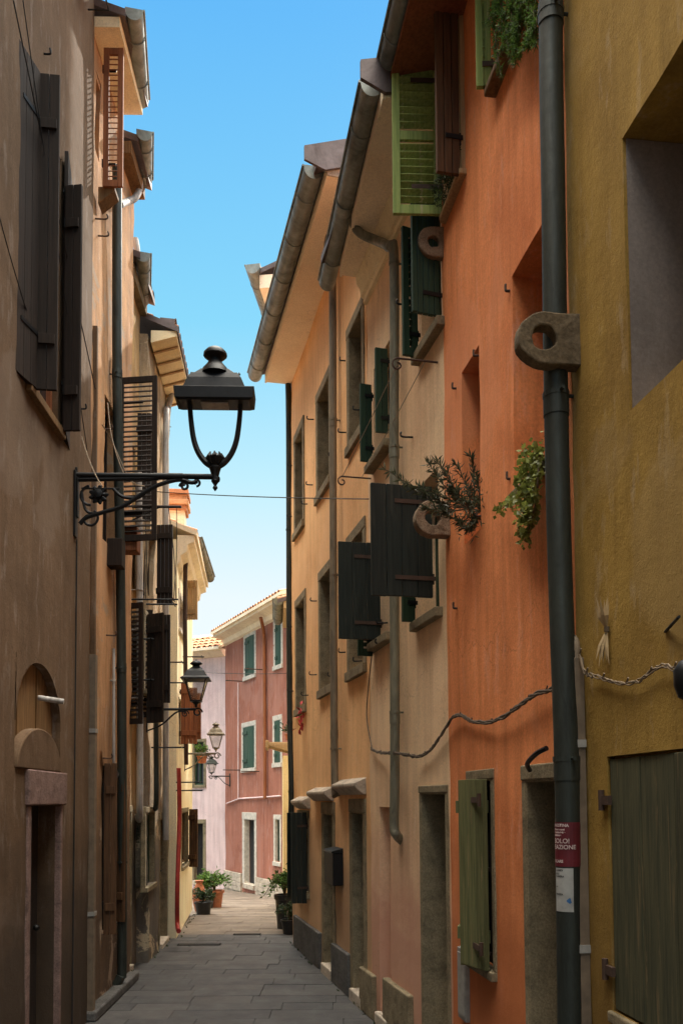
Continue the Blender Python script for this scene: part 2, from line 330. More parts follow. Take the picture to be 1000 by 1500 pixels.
class House:
    def __init__(s, W, label, zt, depth=5, z0=0, name='house', group='houses along the alley', u0=0, u1=None, cat='house'):
        s.W = W; s.root = thing(name, label, cat, W.mat(), group); s.zt = zt; s.z0 = z0; s.depth = depth; s.op = []; s.u0 = u0
        s.u1 = W.L if u1 is None else u1
    def hole(s, ua, ub, za, zb, d=.2): s.op.append((min(ua, ub), max(ua, ub), min(za, zb), max(za, zb), d))
    def wall(s, mat, step=.16, amp=.008, label=None):
        xs = lines(s.u0, s.u1, step, [o[0] for o in s.op] + [o[1] for o in s.op])
        zs = lines(s.z0, s.zt, step * 1.3, [o[2] for o in s.op] + [o[3] for o in s.op])
        idx = {}; v = []; f = []
        seed = hash(s.root.name) % 100 * 0 + len(bpy.data.objects)
        def dsp(x, z): return amp * (noise.noise(Vector((x * 1.1, z * .9, seed))) + .5 * noise.noise(Vector((x * 3.7, z * 3.1, seed + 9)))) if amp else 0
        def vid(x, y, z):
            k = (round(x, 3), round(y, 3), round(z, 3))
            if k not in idx:
                idx[k] = len(v); v.append((x, y + dsp(x, z) if y == 0 else y, z))
            return idx[k]
        def inh(x, z): return any(o[0] < x < o[1] and o[2] < z < o[3] for o in s.op)
        for i in range(len(xs) - 1):
            for j in range(len(zs) - 1):
                x0, x1, z0, z1 = xs[i], xs[i + 1], zs[j], zs[j + 1]
                if not inh((x0 + x1) / 2, (z0 + z1) / 2):
                    f.append((vid(x0, 0, z0), vid(x1, 0, z0), vid(x1, 0, z1), vid(x0, 0, z1)))
        for a, b, c, d, dep in s.op:
            ux = [x for x in xs if a - 1e-3 <= x <= b + 1e-3]; uz = [z for z in zs if c - 1e-3 <= z <= d + 1e-3]
            for zz in (c, d):
                for i in range(len(ux) - 1): f.append((vid(ux[i], 0, zz), vid(ux[i + 1], 0, zz), vid(ux[i + 1], -dep, zz), vid(ux[i], -dep, zz)))
            for xx in (a, b):
                for i in range(len(uz) - 1): f.append((vid(xx, 0, uz[i]), vid(xx, 0, uz[i + 1]), vid(xx, -dep, uz[i + 1]), vid(xx, -dep, uz[i])))
            f.append((vid(a, -dep, c), vid(b, -dep, c), vid(b, -dep, d), vid(a, -dep, d)))
        D = s.depth; m = MB(); m.v = v; m.f = f
        for xx in (s.u0, s.u1):
            ring = [vid(xx, 0, z) for z in zs]; f.append(tuple(ring + [vid(xx, -D, s.zt), vid(xx, -D, s.z0)]))
        f.append((vid(s.u0, -D, s.z0), vid(s.u1, -D, s.z0), vid(s.u1, -D, s.zt), vid(s.u0, -D, s.zt)))
        f.append(tuple([vid(x, 0, s.zt) for x in xs] + [vid(s.u1, -D, s.zt), vid(s.u0, -D, s.zt)]))
        me = bpy.data.meshes.new('wall'); me.from_pydata(m.v, [], m.f)
        bm = bmesh.new(); bm.from_mesh(me); bmesh.ops.recalc_face_normals(bm, faces=bm.faces); bm.to_mesh(me); bm.free()
        me.polygons.foreach_set('use_smooth', [True] * len(me.polygons)); me.set_sharp_from_angle(angle=R(30))
        o = bpy.data.objects.new('wall', me); COL.objects.link(o); me.materials.append(mat); o.parent = s.root
        return o
    # window at the back of an opening; a,b = pixels of the far/near jamb, ya,yb = top/bottom pixels at jamb a
    def px(s, xa, xb, yt, yb, ym=None):
        ua, zt = s.W.uz(xa, yt); _, zb = s.W.uz(xa, yb)
        ub = s.W.uz(xb, (yt + yb) / 2 if ym is None else ym)[0]
        ua = s.W.uz(xa, (yt + yb) / 2 if ym is None else ym)[0]
        return min(ua, ub), max(ua, ub), min(zb, zt), max(zb, zt)
    def window(s, box, dep=.2, fm='brown', sur=None, sw=.1, sill=None, sillp=.08, bars=2, proud=.012, pane='glass', bottom=True, surp=None):
        a, b, c, d = box; s.hole(a, b, c, d, dep)
        y = -dep + .002; fw = .045
        w = MB(); w.box(a, a + fw, y, y + .05, c, d); w.box(b - fw, b, y, y + .05, c, d)
        w.box(a + fw, b - fw, y, y + .05, d - fw, d); w.box(a + fw, b - fw, y, y + .05, c, c + fw)
        w.box((a + b) / 2 - .025, (a + b) / 2 + .025, y, y + .055, c + fw, d - fw)
        for k in range(1, bars + 1):
            z = c + (d - c) * k / (bars + 1); w.box(a + fw, b - fw, y, y + .035, z - .012, z + .012)
        o = w.build('window', M[fm], s.root)
        MB().box(a + fw, b - fw, y + .004, y + .012, c + fw, d - fw).build('pane', M[pane], o)
        if sur:
            p = MB(); q = .004; in_ = -.05; pr = proud
            p.box(a - sw, a - q * 0, in_, pr, c, d); p.box(b, b + sw, in_, pr, c, d)
            p.box(a - sw, b + sw, in_, pr + .004, d, d + sw * 1.15)
            if bottom: p.box(a - sw, b + sw, in_, pr + .03, c - sw, c)
            p.build('surround', M[sur], o, bevel=.006)
            s.lining(o, a, b, c, d, dep, sur)
        if sill:
            MB().box(a - .08, b + .08, -.1, sillp, c - .07, c + .004).build('sill', M[sill], o, bevel=.008)
        return o
    def door(s, box, dep=.25, mat='darkdoor', sur=None, sw=.12, handle=True, jamb=None):
        a, b, c, d = box; s.hole(a, b, c, d, dep); y = -dep + .002
        w = MB(); n = 4
        for k in range(n):
            w.box(a + (b - a) * k / n + .003, a + (b - a) * (k + 1) / n - .003, y, y + .04, c + .01, d - .002)
        o = w.build('door', M[mat], s.root, bevel=.003)
        if handle:
            MB().tube([(a + .1, y + .04, c + 1), (a + .1, y + .09, c + 1), (a + .2, y + .09, c + 1)], .01, 8).build('handle', M['iron'], o)
        if sur:
            p = MB(); p.box(a - sw, a, -.06, .012, c, d); p.box(b, b + sw, -.06, .012, c, d); p.box(a - sw, b + sw, -.06, .018, d, d + sw * 1.2)
            p.build('surround', M[sur], o, bevel=.008)
            s.lining(o, a, b, c, d, dep, sur)
        MB().box(a - .02, b + .02, -dep + .05, .05, c - .12, c + .015).build('step', M['stoneL'], o, bevel=.01)
        return o
    def lining(s, o, a, b, c, d, dep, mat):
        l = MB(); q = .01; l.box(a - .003, a + q, -dep + .055, .008, c, d - q); l.box(b - q, b + .003, -dep + .055, .008, c, d - q); l.box(a - .003, b + .003, -dep + .055, .009, d - q, d + .003)
        l.build('reveal', M[mat], o)
    # shutter leaf, hinge at u, z0..z1, angle 0 = flat on the wall pointing +u, 90 = straight out
    def shutter(s, win, u, z0, z1, w, ang, mat='black', kind='plank', y=.03, n=4, hinges=True, label=None):
        mt = Matrix.Translation((u, y, z0)) @ Matrix.Rotation(R(ang), 4, 'Z'); h = z1 - z0; b = MB(); t = .032
        if kind == 'plank':
            for k in range(n):
                b.box(w * k / n + .0025, w * (k + 1) / n - .0025, -t / 2, t / 2, 0 + random.uniform(0, .004), h - random.uniform(0, .004), mt)
            for z in (h * .14, h * .82): b.box(.02, w - .02, -t / 2 - .02, -t / 2 + .002, z, z + .08, mt)
        else:
            fw = .055
            b.box(0, fw, -t / 2, t / 2, 0, h, mt); b.box(w - fw, w, -t / 2, t / 2, 0, h, mt)
            rails = [0, h - .07] + ([h * .47] if kind != 'louver1' else [])
            for z in rails: b.box(fw, w - fw, -t / 2 + .002, t / 2 - .002, z, z + .07, mt)
            k = int(h / .055)
            for i in range(1, k):
                z = i * h / k
                if any(r - .02 < z < r + .09 for r in rails): continue
                mm = mt @ Matrix.Translation((0, 0, z)) @ Matrix.Rotation(R(38), 4, 'X')
                b.box(fw, w - fw, -.024, .024, -.005, .005, mm)
        o = b.build('shutter', M[mat], win, bevel=.003, label=label)
        if hinges:
            for z in (h * .17, h * .85):
                hb = MB()
                hb.box(-.02, w * .62, t / 2, t / 2 + .006, z - .016, z + .016, mt)
                hb.tube([mt @ Vector((-.005, 0, z - .04)), mt @ Vector((-.005, 0, z + .04))], .01, 8)
                hb.build('hinge', M['rust' if mat in ('black', 'green') else 'iron'], o)
        return o
    def gutter(s, A, B, z, r=.09, mat='gutter', caps=True, name='gutter'):   # A,B world plan points
        a = s.W.loc((A[0], A[1], z)); b = s.W.loc((B[0], B[1], z)); d = (b - a).normalized(); nn = Vector((-d.y, d.x, 0))
        if nn.y < 0: nn = -nn
        seg = 14; vs = []; fs = []; prof = []
        for k in range(seg + 1):
            w = math.pi * k / seg; prof.append((math.cos(w) * r, -math.sin(w) * r * 1.1))
        prof = [(r * 1.02, .02), ] + prof + [(-r, .03)]
        inner = [(x * .94, zz * .94 + .002) for x, zz in reversed(prof)]
        full = prof + inner; n = len(full); L = (b - a).length; k = max(1, int(L / .5))
        for i in range(k + 1):
            c = a + d * (L * i / k) + Vector((0, 0, .004 * math.sin(i * 2.1)))
            for x, zz in full: vs.append(c + nn * x + Vector((0, 0, zz)))
        for i in range(k):
            for j in range(n): fs.append((i * n + j, i * n + (j + 1) % n, (i + 1) * n + (j + 1) % n, (i + 1) * n + j))
        g = MB(); g.add(vs, fs)
        for c, e in ((a, 1), (b, -1)):
            cv = [c + nn * x + Vector((0, 0, zz)) for x, zz in prof]
            cv2 = [p - d * .006 * e for p in cv]; m_ = len(cv)
            g.add(cv + cv2, [tuple(range(m_)), tuple(reversed(range(m_, 2 * m_)))] + [(i, (i + 1) % m_, (i + 1) % m_ + m_, i + m_) for i in range(m_)])
        g.tube([a + nn * (r + .008) + Vector((0, 0, .02)), b + nn * (r + .008) + Vector((0, 0, .02))], .011, 8)
        o = g.build(name, M[mat], s.root, smooth=True)
        kk = max(2, int(L / .7))
        for i in range(kk):
            br = MB(); c = a + d * (L * (i + .5) / kk)
            br.tube([c + nn * (math.cos(w) * (r + .006)) + Vector((0, 0, -math.sin(w) * (r * 1.1 + .006))) for w in [math.pi * q / 10 for q in range(11)]], .0055, 6)
            br.build('gutter_bracket', M[mat], o)
        return o
    def pipe(s, pts, r=.05, mat='pipe', clamps=(), name='downpipe', joints=()):
        P = curve(pts, 5); o = MB().tube(P, r, 24).build(name, M[mat], s.root, smooth=True)
        o['n'] = 0; s.line = P
        def at_z(z):
            for i in range(len(P) - 1):
                if (P[i].z - z) * (P[i + 1].z - z) <= 0 and abs(P[i].z - P[i + 1].z) > 1e-5:
                    t = (z - P[i].z) / (P[i + 1].z - P[i].z); return P[i].lerp(P[i + 1], t)
        for z in clamps:
            q = at_z(z); c = MB()
            if q:
                c.tube([q + Vector((0, 0, -.012)), q + Vector((0, 0, .012))], r + .006, 16); c.tube([q, Vector((q.x, -.03, q.z))], .009, 6)
                c.tube([q + Vector((-r * 1.1, 0, 0)), q + Vector((-r * 1.6, 0, 0))], .009, 6); c.tube([q + Vector((r * .9, 0, 0)), q + Vector((r * 1.5, 0, 0))], .012, 6); c.build('clamp', M[mat], o)
        for z in joints:
            q = at_z(z)
            if q: MB().tube([q + Vector((0, 0, -.05)), q + Vector((0, 0, .05))], r + .0035, 24).build('pipe_joint', M[mat], o, smooth=True)
        del o['n']
        return o
    def roof(s, over=.4, pitch=20, deck='flash', u0=None, u1=None, zt=None, mat='tile', back=None, thick=.05):
        u0 = s.u0 - .02 if u0 is None else u0; u1 = s.u1 + .02 if u1 is None else u1
        zt = s.zt + .02 if zt is None else zt; back = s.depth if back is None else back; t = math.tan(R(pitch))
        m = MB(); wd = .2; rl = .34; nr = int((over + back) / 2 / rl * 1) ; total = (over + back) * .5
        half = total
        for side in (0, 1):
            nrow = max(1, int(half / rl))
            for i in range(int((u1 - u0) / wd)):
                x = u0 + wd * (i + .5)
                for r_ in range(nrow):
                    y0 = over - r_ * rl; y1 = y0 - rl - .05; z0 = zt + (over - y0) * t + .03; z1 = zt + (over - y1) * t
                    if side: y0, y1 = over - 2 * half + r_ * rl, over - 2 * half + (r_ + 1) * rl + .05
                    vs = []
                    jit = random.uniform(-.008, .008)
                    for (yy, zz, rr) in ((y0, z0, .085), (y1, z1, .07)):
                        for q in range(6):
                            w = math.pi * q / 5; vs.append((x + jit + math.cos(w) * rr, yy, zz + math.sin(w) * rr * .75))
                    m.add(vs, [(j, j + 1, j + 7, j + 6) for j in range(5)])
        o = m.build('roof', M[mat], s.root, smooth=True)
        zr = zt + half * t
        MB().prismx([(over, zt - thick), (over, zt + .03), (over - half, zr + .03), (over - 2 * half, zt + .03), (over - 2 * half, zt - thick), (over - half, zr - thick)], u0, u1).build('roof_deck', M[deck], o)
        return o

# ------------------------------------------------------------------ wall lines (plan)
WY = Wall((2.45, -6.0), (1.119, 4.18))            # ochre house, right
WO = Wall((1.119, 4.18), (.786, 6.47))            # orange house
WP = Wall((.786, 6.47), (.281, 8.70))             # pale peach house
WQ = Wall((.281, 8.70), (-.728, 13.15))           # peach corner house
WT = Wall((-.66, 13.95), (-.48, 15.7))            # tall house past the corner
WS = Wall((-.92, 17.3), (-1.07, 19.3))            # yellow house
WR = Wall((-1.03, 20.94), (-3.40, 26.0))           # red house
WL = Wall((-3.42, 26.2), (-6.2, 27.6))            # lilac house
def lx(D): return -2.49 - (D - 10.1) * .0385
L1 = Wall((lx(8.53), 8.53), (lx(-6), -6.0))
L2 = Wall((lx(10.55) , 10.55), (lx(8.53) - .03, 8.53))
L3 = Wall((lx(11.6) - .12, 11.6), (lx(10.58) - .12, 10.58))
L4 = Wall((lx(13.6) - .03, 13.6), (lx(11.62) + .03, 11.62))
L5 = Wall((lx(17.0) - .1, 17.0), (lx(13.62) + .10, 13.62))

def ring(H, px, py, r, t, mat, proj, w, hz):      # carved stone bracket: slab across the wall with a round hole
    W = H.W; c = W.p(px, py)                       # c on wall plane at the wall edge of the slab
    m = MB(); n = 44; R2 = hz / 2; cy = proj - R2; out = []; inn = []
    # outline: rectangle at the wall, half disc outwards (in y,z)
    for k in range(n):
        w_ = 2 * math.pi * k / n; cx, cz = math.cos(w_), math.sin(w_)
        inn.append((cy + r * cx, r * cz))
        if cx >= 0: out.append((cy + R2 * cx, R2 * cz))
        else:
            sy = (cy + .05) / max(1e-4, -cx); sz = R2 / max(1e-4, abs(cz)); q = min(sy, sz); out.append((cy + q * cx, q * cz))
    vs = []
    for x in (-t / 2, t / 2):
        for y, z in out: vs.append((c.x + x + .006 * noise.noise(Vector((y * 9, z * 9, px))), y + .004 * noise.noise(Vector((y * 17, z * 17, px * .1))) * (y > .02), c.z + z + .004 * noise.noise(Vector((y * 14, z * 14, 3)))))
        for y, z in inn: vs.append((c.x + x, y + .006 * noise.noise(Vector((y * 30, z * 30, 1))), c.z + z + .006 * noise.noise(Vector((y * 30, z * 30, 5)))))
    fs = []
    for k in range(n):
        k2 = (k + 1) % n
        fs += [(k, k2, n + k2, n + k), (2 * n + k2, 2 * n + k, 3 * n + k, 3 * n + k2), (k, 2 * n + k, 2 * n + k2, k2), (n + k2, 3 * n + k2, 3 * n + k, n + k)]
    m.add(vs, fs); o = m.build('stone_ring', M[mat], H.root, smooth=True, bevel=.008)
    sb = o.modifiers.new('subdivision', 'SUBSURF'); sb.subdivision_type = 'SIMPLE'; sb.levels = sb.render_levels = 3
    for sz, st in ((.05, .0045), (.014, .002)):
        tx = bpy.data.textures.new('clouds', 'CLOUDS'); tx.noise_scale = sz; tx.noise_depth = 3
        dm = o.modifiers.new('displace', 'DISPLACE'); dm.texture = tx; dm.strength = st; dm.texture_coords = 'LOCAL'; dm.mid_level = .5
    return o
def hook(H, px, py, l=.1):
    p = H.W.p(px, py)
    return [p + Vector((0, -.03, 0)), p + Vector((0, l, 0)), p + Vector((0, l, .05))]
def hooks(H, pts, mat='rust', l=.07):
    for x, y in pts:
        p = H.W.p(x, y); k = l * random.uniform(.7, 1.1)
        MB().tube(curve([p + Vector((0, -.03, 0)), p + Vector((.0, k * .8, -.006)), p + Vector((.006, k, .012)), p + Vector((.008, k * .92, .04))], 4), [.008] * 12 + [.005], 6).build('shutter_catch', M[mat], H.root, smooth=True)
def leaf_cards(m, c, n, size, spread, up=.3, asp=.4):
    for _ in range(n):
        p = Vector(c) + Vector((random.gauss(0, spread[0]), random.gauss(0, spread[1]), random.gauss(0, spread[2])))
        leaf1(m, p, size * random.uniform(.6, 1.2), asp, Vector((random.gauss(0, 1), random.gauss(0, 1), random.gauss(up, 1))).normalized())
def leaf1(m, p, l, asp, d):
    s_ = d.cross(Vector((random.gauss(0, 1), random.gauss(0, 1), random.gauss(0, 1)))).normalized() * l * asp / 2
    nn = d.cross(s_).normalized() * l * .08
    m.add([p, p + d * l * .45 + s_ + nn, p + d * l, p + d * l * .45 - s_ + nn, p + d * l * .45], [(0, 1, 4), (1, 2, 4), (2, 3, 4), (3, 0, 4)])

# ================================================================== RIGHT SIDE
# ---- ochre house
HY = House(WY, 'ochre yellow house at the right edge with a deep grey window recess', 9.6, 5)
b = HY.px(916, 1000, 195, 607); b = (b[1] - .98, b[1], b[2], b[3])
w = HY.window(b, dep=.34, fm='dbrown', bars=2)
HY.root.name = 'house'
bs = HY.px(893, 1000, 1108, 1478); b2 = (bs[1] - .86, bs[1], bs[2], bs[3])
HY.hole(*b2, .035)
sh = MB(); nb = 3
for k in range(nb):
    sh.box(b2[0] + .012 + (b2[1] - b2[0] - .024) * k / nb + .002, b2[0] + .012 + (b2[1] - b2[0] - .024) * (k + 1) / nb - .002, -.034, -.004 - .003 * (k % 2), b2[2] + .01, b2[3] - .012)
ws = sh.build('shutter', M['olive'], HY.root, bevel=.004, label='closed dark olive plank shutter')
for z in (b2[2] + .17, b2[3] - .19):
    hb = MB(); hb.box(b2[1] - .04, b2[1] + .05, .002, .02, z - .02, z + .02); hb.tube([(b2[1] + .04, .015, z - .045), (b2[1] + .04, .015, z + .045)], .014, 8); hb.build('hinge', M['rust'], ws)
MB().box(b2[0] - .02, b2[1] + .02, -.03, .02, b2[2] - .05, b2[2] - .002).build('sill', M['stone'], ws, bevel=.008)
HY.wall(M['ochre'], .14, .014)
# grey lining of the deep recess
a_, b_, c_, d_ = b
rv = MB(); g = .004
rv.box(b_ - g - .004, b_ - g, -.28, -.012, c_ + g, d_ - g); rv.build('reveal', M['revealg'], w); rv = MB(); rv.box(a_ + g, a_ + g + .004, -.28, -.012, c_ + g, d_ - g)
rv.build('reveal', M['revealg'], w)
HY.roof(.5, 20, zt=9.6)
HY.gutter((2.45 - .45, -6), (1.119 - .42, 4.15), 9.62)
# brown cable duct in the corner, flexible conduit at its top
dct = MB(); p0 = WY.p(851, 965); p1 = WY.p(866, 1500); uu = WY.L - .045
dct.box(uu - .045, uu + .012, .004, .05, .02, p0.z)
dd = dct.build('cable_duct', M['duct'], HY.root, bevel=.003)
for yy in (1090, 1385): z = WY.uz(853, yy)[1]; MB().box(uu - .052, uu + .018, .004, .056, z - .018, z + .018).build('clamp', M['grey'], dd)
cv = curve([(uu - .02, .03, p0.z - .05), (uu - .02, .03, p0.z + .06), (uu + .01, .035, p0.z + .1), (uu + .035, .03, p0.z + .04), (uu + .05, .0, p0.z)], 6)
MB().tube([c for c in cv], [.017 + .002 * (i % 2) for i in range(len(cv))], 10).build('conduit', M['cableL'], dd, smooth=True)
ring(HY, 845, 503, .058, .075, 'ringd', .30, 0, .25)

# ---- orange house
HO = House(WO, 'bright orange rendered house with slit windows and trailing plants', 7.62, 5)
o1 = HO.px(752, 812, 400, 722); wo1 = HO.window(o1, .26, 'dbrown', sill='stone', sillp=.02)
o2 = HO.px(677, 702, 543, 800); wo2 = HO.window(o2, .30, 'dbrown', bars=1)
o3 = HO.px(654, 678, 20, 318); o3 = (o3[0], o3[1], o3[2], o3[3] + .15); wo3 = HO.window(o3, .14, 'green', bars=2, sur='palewood', sw=.035, proud=.03)
o4 = HO.px(722, 785, -60, 128); wo4 = HO.window(o4, .16, 'green', bars=1)
o5 = HO.px(690, 722, 1143, 1402)
wo5 = HO.window(o5, .12, 'dbrown', sur='stone', sw=.055, bars=1)
o6 = HO.px(777, 838, 1143, 1700); o6 = (o6[0], o6[1], .02, o6[3])
do = HO.door(o6, .42, 'dark', 'stone', .07)
HO.wall(M['orange'], .11, .014)
# green louvred shutter sticking out at the boundary, brown one in front of it
zz = lambda x, y: WO.uz(x, y)[1]
HO.shutter(wo3, o3[1] + .03, WO.uz(652, 322)[1], WO.uz(650, 92)[1], .36, 84, 'green', 'louver', y=.04, label='pale green louvred shutter standing open')
HO.shutter(wo3, o3[0] - .03, WO.uz(680, 262)[1], WO.uz(680, 262)[1] + 1.55, .17, 96, 'brown', 'plank', y=.04, n=3, label='brown weathered shutter leaf standing open')
MB().box(o3[0] - .06, o3[1] + .06, -.05, .05, o3[2] - .04, o3[2]).build('sill', M['palewood'], wo3, bevel=.006)
# upper right window: leaves folded, wooden sill board
HO.shutter(wo4, o4[1] + .0, o4[2] - .02, o4[3], .09, 80, 'green', 'louver', y=.02)
HO.shutter(wo4, o4[0] - .0, o4[2] - .02, o4[3], .06, 90, 'green', 'plank', y=.02, n=1)
MB().box(o4[0] - .03, o4[1] + .0, -.03, .07, o4[2] - .09, o4[2] - .04).build('sill', M['boards'], wo4, bevel=.01)
# lower shutter leaves folded over the window
s5 = HO.shutter(wo5, o5[1] + .0, o5[2] - .02, o5[3] - .0, .155, 158, 'ggreen', 'plank', y=.05, n=2, hinges=False, label='weathered grey-green plank shutter folded half shut')
s6 = HO.shutter(wo5, o5[0] + .0, o5[2] + .0, o5[3] - .0, .30, 14, 'ggreen', 'plank', y=.045, n=3, hinges=False, label='weathered grey-green plank shutter folded half shut')
for z in (o5[2] + .14, o5[3] - .13):
    hb = MB(); hb.box(o5[0] - .03, o5[0] + .22, .085, .096, z - .018, z + .018); hb.tube([(o5[0] - .02, .09, z - .04), (o5[0] - .02, .09, z + .04)], .013, 8); hb.build('hinge', M['rust'], s6)
# lintel of the door with a bent pipe
lp = curve([WO.p(775, 1128, .03), WO.p(772, 1118, .1), WO.p(785, 1104, .12), WO.p(800, 1096, .1)], 5)
MB().tube(lp, .013, 8).build('bent_pipe', M['iron'], HO.root, smooth=True)
HO.pipe([WO.p(x, y, .085) for x, y in ((813, -420), (806, 0), (810, 300), (814, 600), (820, 850), (829, 1100), (832, 1300), (836, 1660))], .0575, 'pipe', clamps=[zz(812, 62), zz(812, 610), zz(826, 1115)], joints=[zz(812, 66), zz(812, 625), zz(826, 1130)])
PIPELINE = list(HO.line)
ring(HO, 649, 358, .044, .06, 'ring', .20, 0, .235)
hooks(HO, [(668, 568), (699, 520), (670, 890), (746, 425), (703, 755), (714, 92), (748, 700)], 'rust', .03)
bx = HO.px(677, 688, 1386, 1488)
mbx = MB(); mbx.box(bx[0], bx[1], -.01, .035, bx[2], bx[3]); mo = mbx.build('meter_box', M['grey'], HO.root, bevel=.005)
MB().box(bx[0] + .01, bx[1] - .01, .0355, .039, bx[2] + .03, bx[3] - .03).build('cover', M['grey'], mo, bevel=.002)
HO.roof(.42, 20, zt=7.62)
so = MB(); so.prismx([(0, 7.50), (.40, 7.46), (.40, 7.50), (0, 7.54)], .0, WO.L - .01)
so.build('soffit', M['redwood'], HO.root, label='dark red timber soffit')
HO.gutter((1.119 - .42, 4.2), (.786 - .42, 6.5), 7.60, .075)

# ---- pale peach house
HP = House(WP, 'pale peach house with green and black shutters and a wide eave', 7.40, 5)
p1 = HP.px(616, 646, 300, 520); wp1 = HP.window(p1, .2, 'dgreen', sill='stone', sillp=.07)
p2 = HP.px(612, 642, 715, 912); wp2 = HP.window(p2, .2, 'dgreen', sill='stone', sillp=.06)
p3 = HP.px(548, 572, 540, 682); wp3 = HP.window(p3, .2, 'dgreen', sill='stone', sillp=.09)
p3b = HP.px(549, 574, 800, 945); wp3b = HP.window(p3b, .2, 'dgreen', sill='stone', sillp=.09)
pd = HP.px(618, 656, 1162, 1600); pd = (pd[0], pd[1] - .04, .04, pd[3]); dp = HP.door(pd, .42, 'dark', 'stone', .05)
pn = HP.px(556, 572, 1182, 1470); HP.hole(pn[0], pn[1], .12, pn[3], .28)
HP.wall(M['peach2'], .13, .012)
z_ = lambda x, y: WP.uz(x, y)[1]
HP.shutter(wp1, p1[0] - .02, z_(640, 478), z_(640, 300), .22, 96, 'dgreen', 'plank', n=5, label='dark green plank shutter standing open')
HP.shutter(wp1, p1[1] + .02, z_(618, 522), z_(618, 330), .13, 100, 'dgreen', 'louver', n=2)
HP.shutter(wp2, WP.u_(638, 800), z_(637, 878), z_(637, 714), .485, 90, 'black', 'plank', n=4, label='black plank shutter standing straight out, the larger one')
HP.shutter(wp2, p2[1] + .02, z_(618, 908), z_(618, 740), .11, 100, 'dgreen', 'louver')
HP.shutter(wp3b, WP.u_(561, 860), z_(560, 939), z_(560, 797), .40, 90, 'black', 'plank', n=3, label='black plank shutter standing straight out')
HP.shutter(wp3b, p3b[1] + .0, z_(549, 962), z_(549, 820), .15, 96, 'dgreen', 'louver')
HP.shutter(wp3, p3[0] - .0, z_(567, 643), z_(567, 520), .115, 95, 'dgreen', 'louver', label='dark green louvred shutter leaf')
HP.shutter(wp3, p3[1] + .0, z_(547, 680), z_(547, 566), .115, 95, 'dgreen', 'louver', label='dark green louvred shutter leaf')
zt = 7.40
def slab(poly, z0, z1):
    n = len(poly); m = MB(); m.add([(x, y, z0) for x, y in poly] + [(x, y, z1) for x, y in poly], [tuple(range(n)), tuple(range(n, 2 * n))] + [(i, (i + 1) % n, (i + 1) % n + n, i + n) for i in range(n)]); return m
slab([(.0, -.02), (WP.L - .01, -.02), (WP.L - .01, .25), (.0, .43)], zt - .06, zt + .06).build('soffit', M['soffit'], HP.root)
slab([(.0, .432), (WP.L - .01, .252), (WP.L - .01, .275), (.0, .455)], zt - .075, zt + .06).build('fascia', M['soffit'], HP.root)
e = MB(); e.prismx([(-.02, zt - .34), (.03, zt - .33), (.035, zt - .28), (.06, zt - .26), (.07, zt - .18), (.10, zt - .14), (.11, zt - .062), (-.02, zt - .062)], .0, WP.L - .01); e.build('cornice', M['cream'], HP.root, smooth=True)
def shift(p, n, k): return (p[0] + n.x * k, p[1] + n.y * k)
gA = at(560, 100, 6.45); gB = at(490, 402, 9.02)
HP.gutter((.265, 6.45), (-.115, 9.02), zt + .10, .085)
v = MB(); v.prismx([(.63, zt + .17), (.63, zt + .03), (.44, zt - .05), (-.3, zt + .14), (-.3, zt + .44)], -.035, -.005); v.build('verge_flashing', M['flash'], HP.root)
HP.roof(.46, 20, zt=zt + .10)
q0 = at(524, 296, 7.72); q1 = at(524, 318, 7.72)
HP.pipe([WP.loc(at(515, 292, 7.90)), WP.loc(at(516, 322, 7.90)), WP.loc(at(527, 341, 7.90)), WP.loc(at(550, 352, 7.9)), WP.p(569, 362, .10), WP.p(577, 388, .075), WP.p(577, 700, .075), WP.p(578, 1100, .075), WP.p(577, 1205, .075), WP.p(580, 1222, .06), WP.p(588, 1231, -.02)], .041, 'pipeg',
        clamps=[z_(577, y) for y in (412, 672, 860, 1048)], joints=[z_(577, y) for y in (680, 868, 1056)])
# laundry irons with cords
def laundry(H, px, py, proj, name='laundry_bracket', curl=.05):
    p = H.W.p(px, py); m = MB(); m.tube([p + Vector((0, -.03, 0)), p + Vector((0, proj, 0))], .008, 6)
    m.tube([p + Vector((0, proj - curl * .2 + math.sin(t) * curl * (1 - t / 9), -curl + math.cos(t) * curl * (1 - t / 9))) for t in [k * .5 for k in range(14)]], .007, 6)
    o = m.build(name, M['rust'], H.root); return p
a1 = laundry(HP, 641, 531, .33); a2 = laundry(HP, 543, 701, .30)
cdm = MB()
for k in (.1, .30): cdm.tube(curve([(a1.x, k, a1.z), ((a1.x + a2.x) / 2, k, (a1.z + a2.z) / 2 - .02), (a2.x, k * .95, a2.z)], 5), .0035, 5)
cdm.build('washing_line', M['cableL'], HP.root)
hooks(HP, [(604, 640), (598, 446), (600, 850), (563, 912), (566, 942)], 'iron', .1)
pb = HP.px(561, 571, 1250, 1290)
mm_ = MB().box(pb[0], pb[1], -.27, -.2, pb[2], pb[3]).build('meter_box', M['grey'], HP.root, bevel=.004)
f = MB()
for xa, xb, yt in ((568, 606, 1432), (533, 552, 1416)):
    q = HP.px(xa, xb, yt, yt + 200); MB().box(q[0], q[1], -.02, .05, 0, q[3]).build('plinth', M['stone'], HP.root, bevel=.012)
MB().box(pn[0] - .02, pn[1] + .02, -.25, .06, .0, .12).build('step', M['stoneL'], HP.root, bevel=.015)

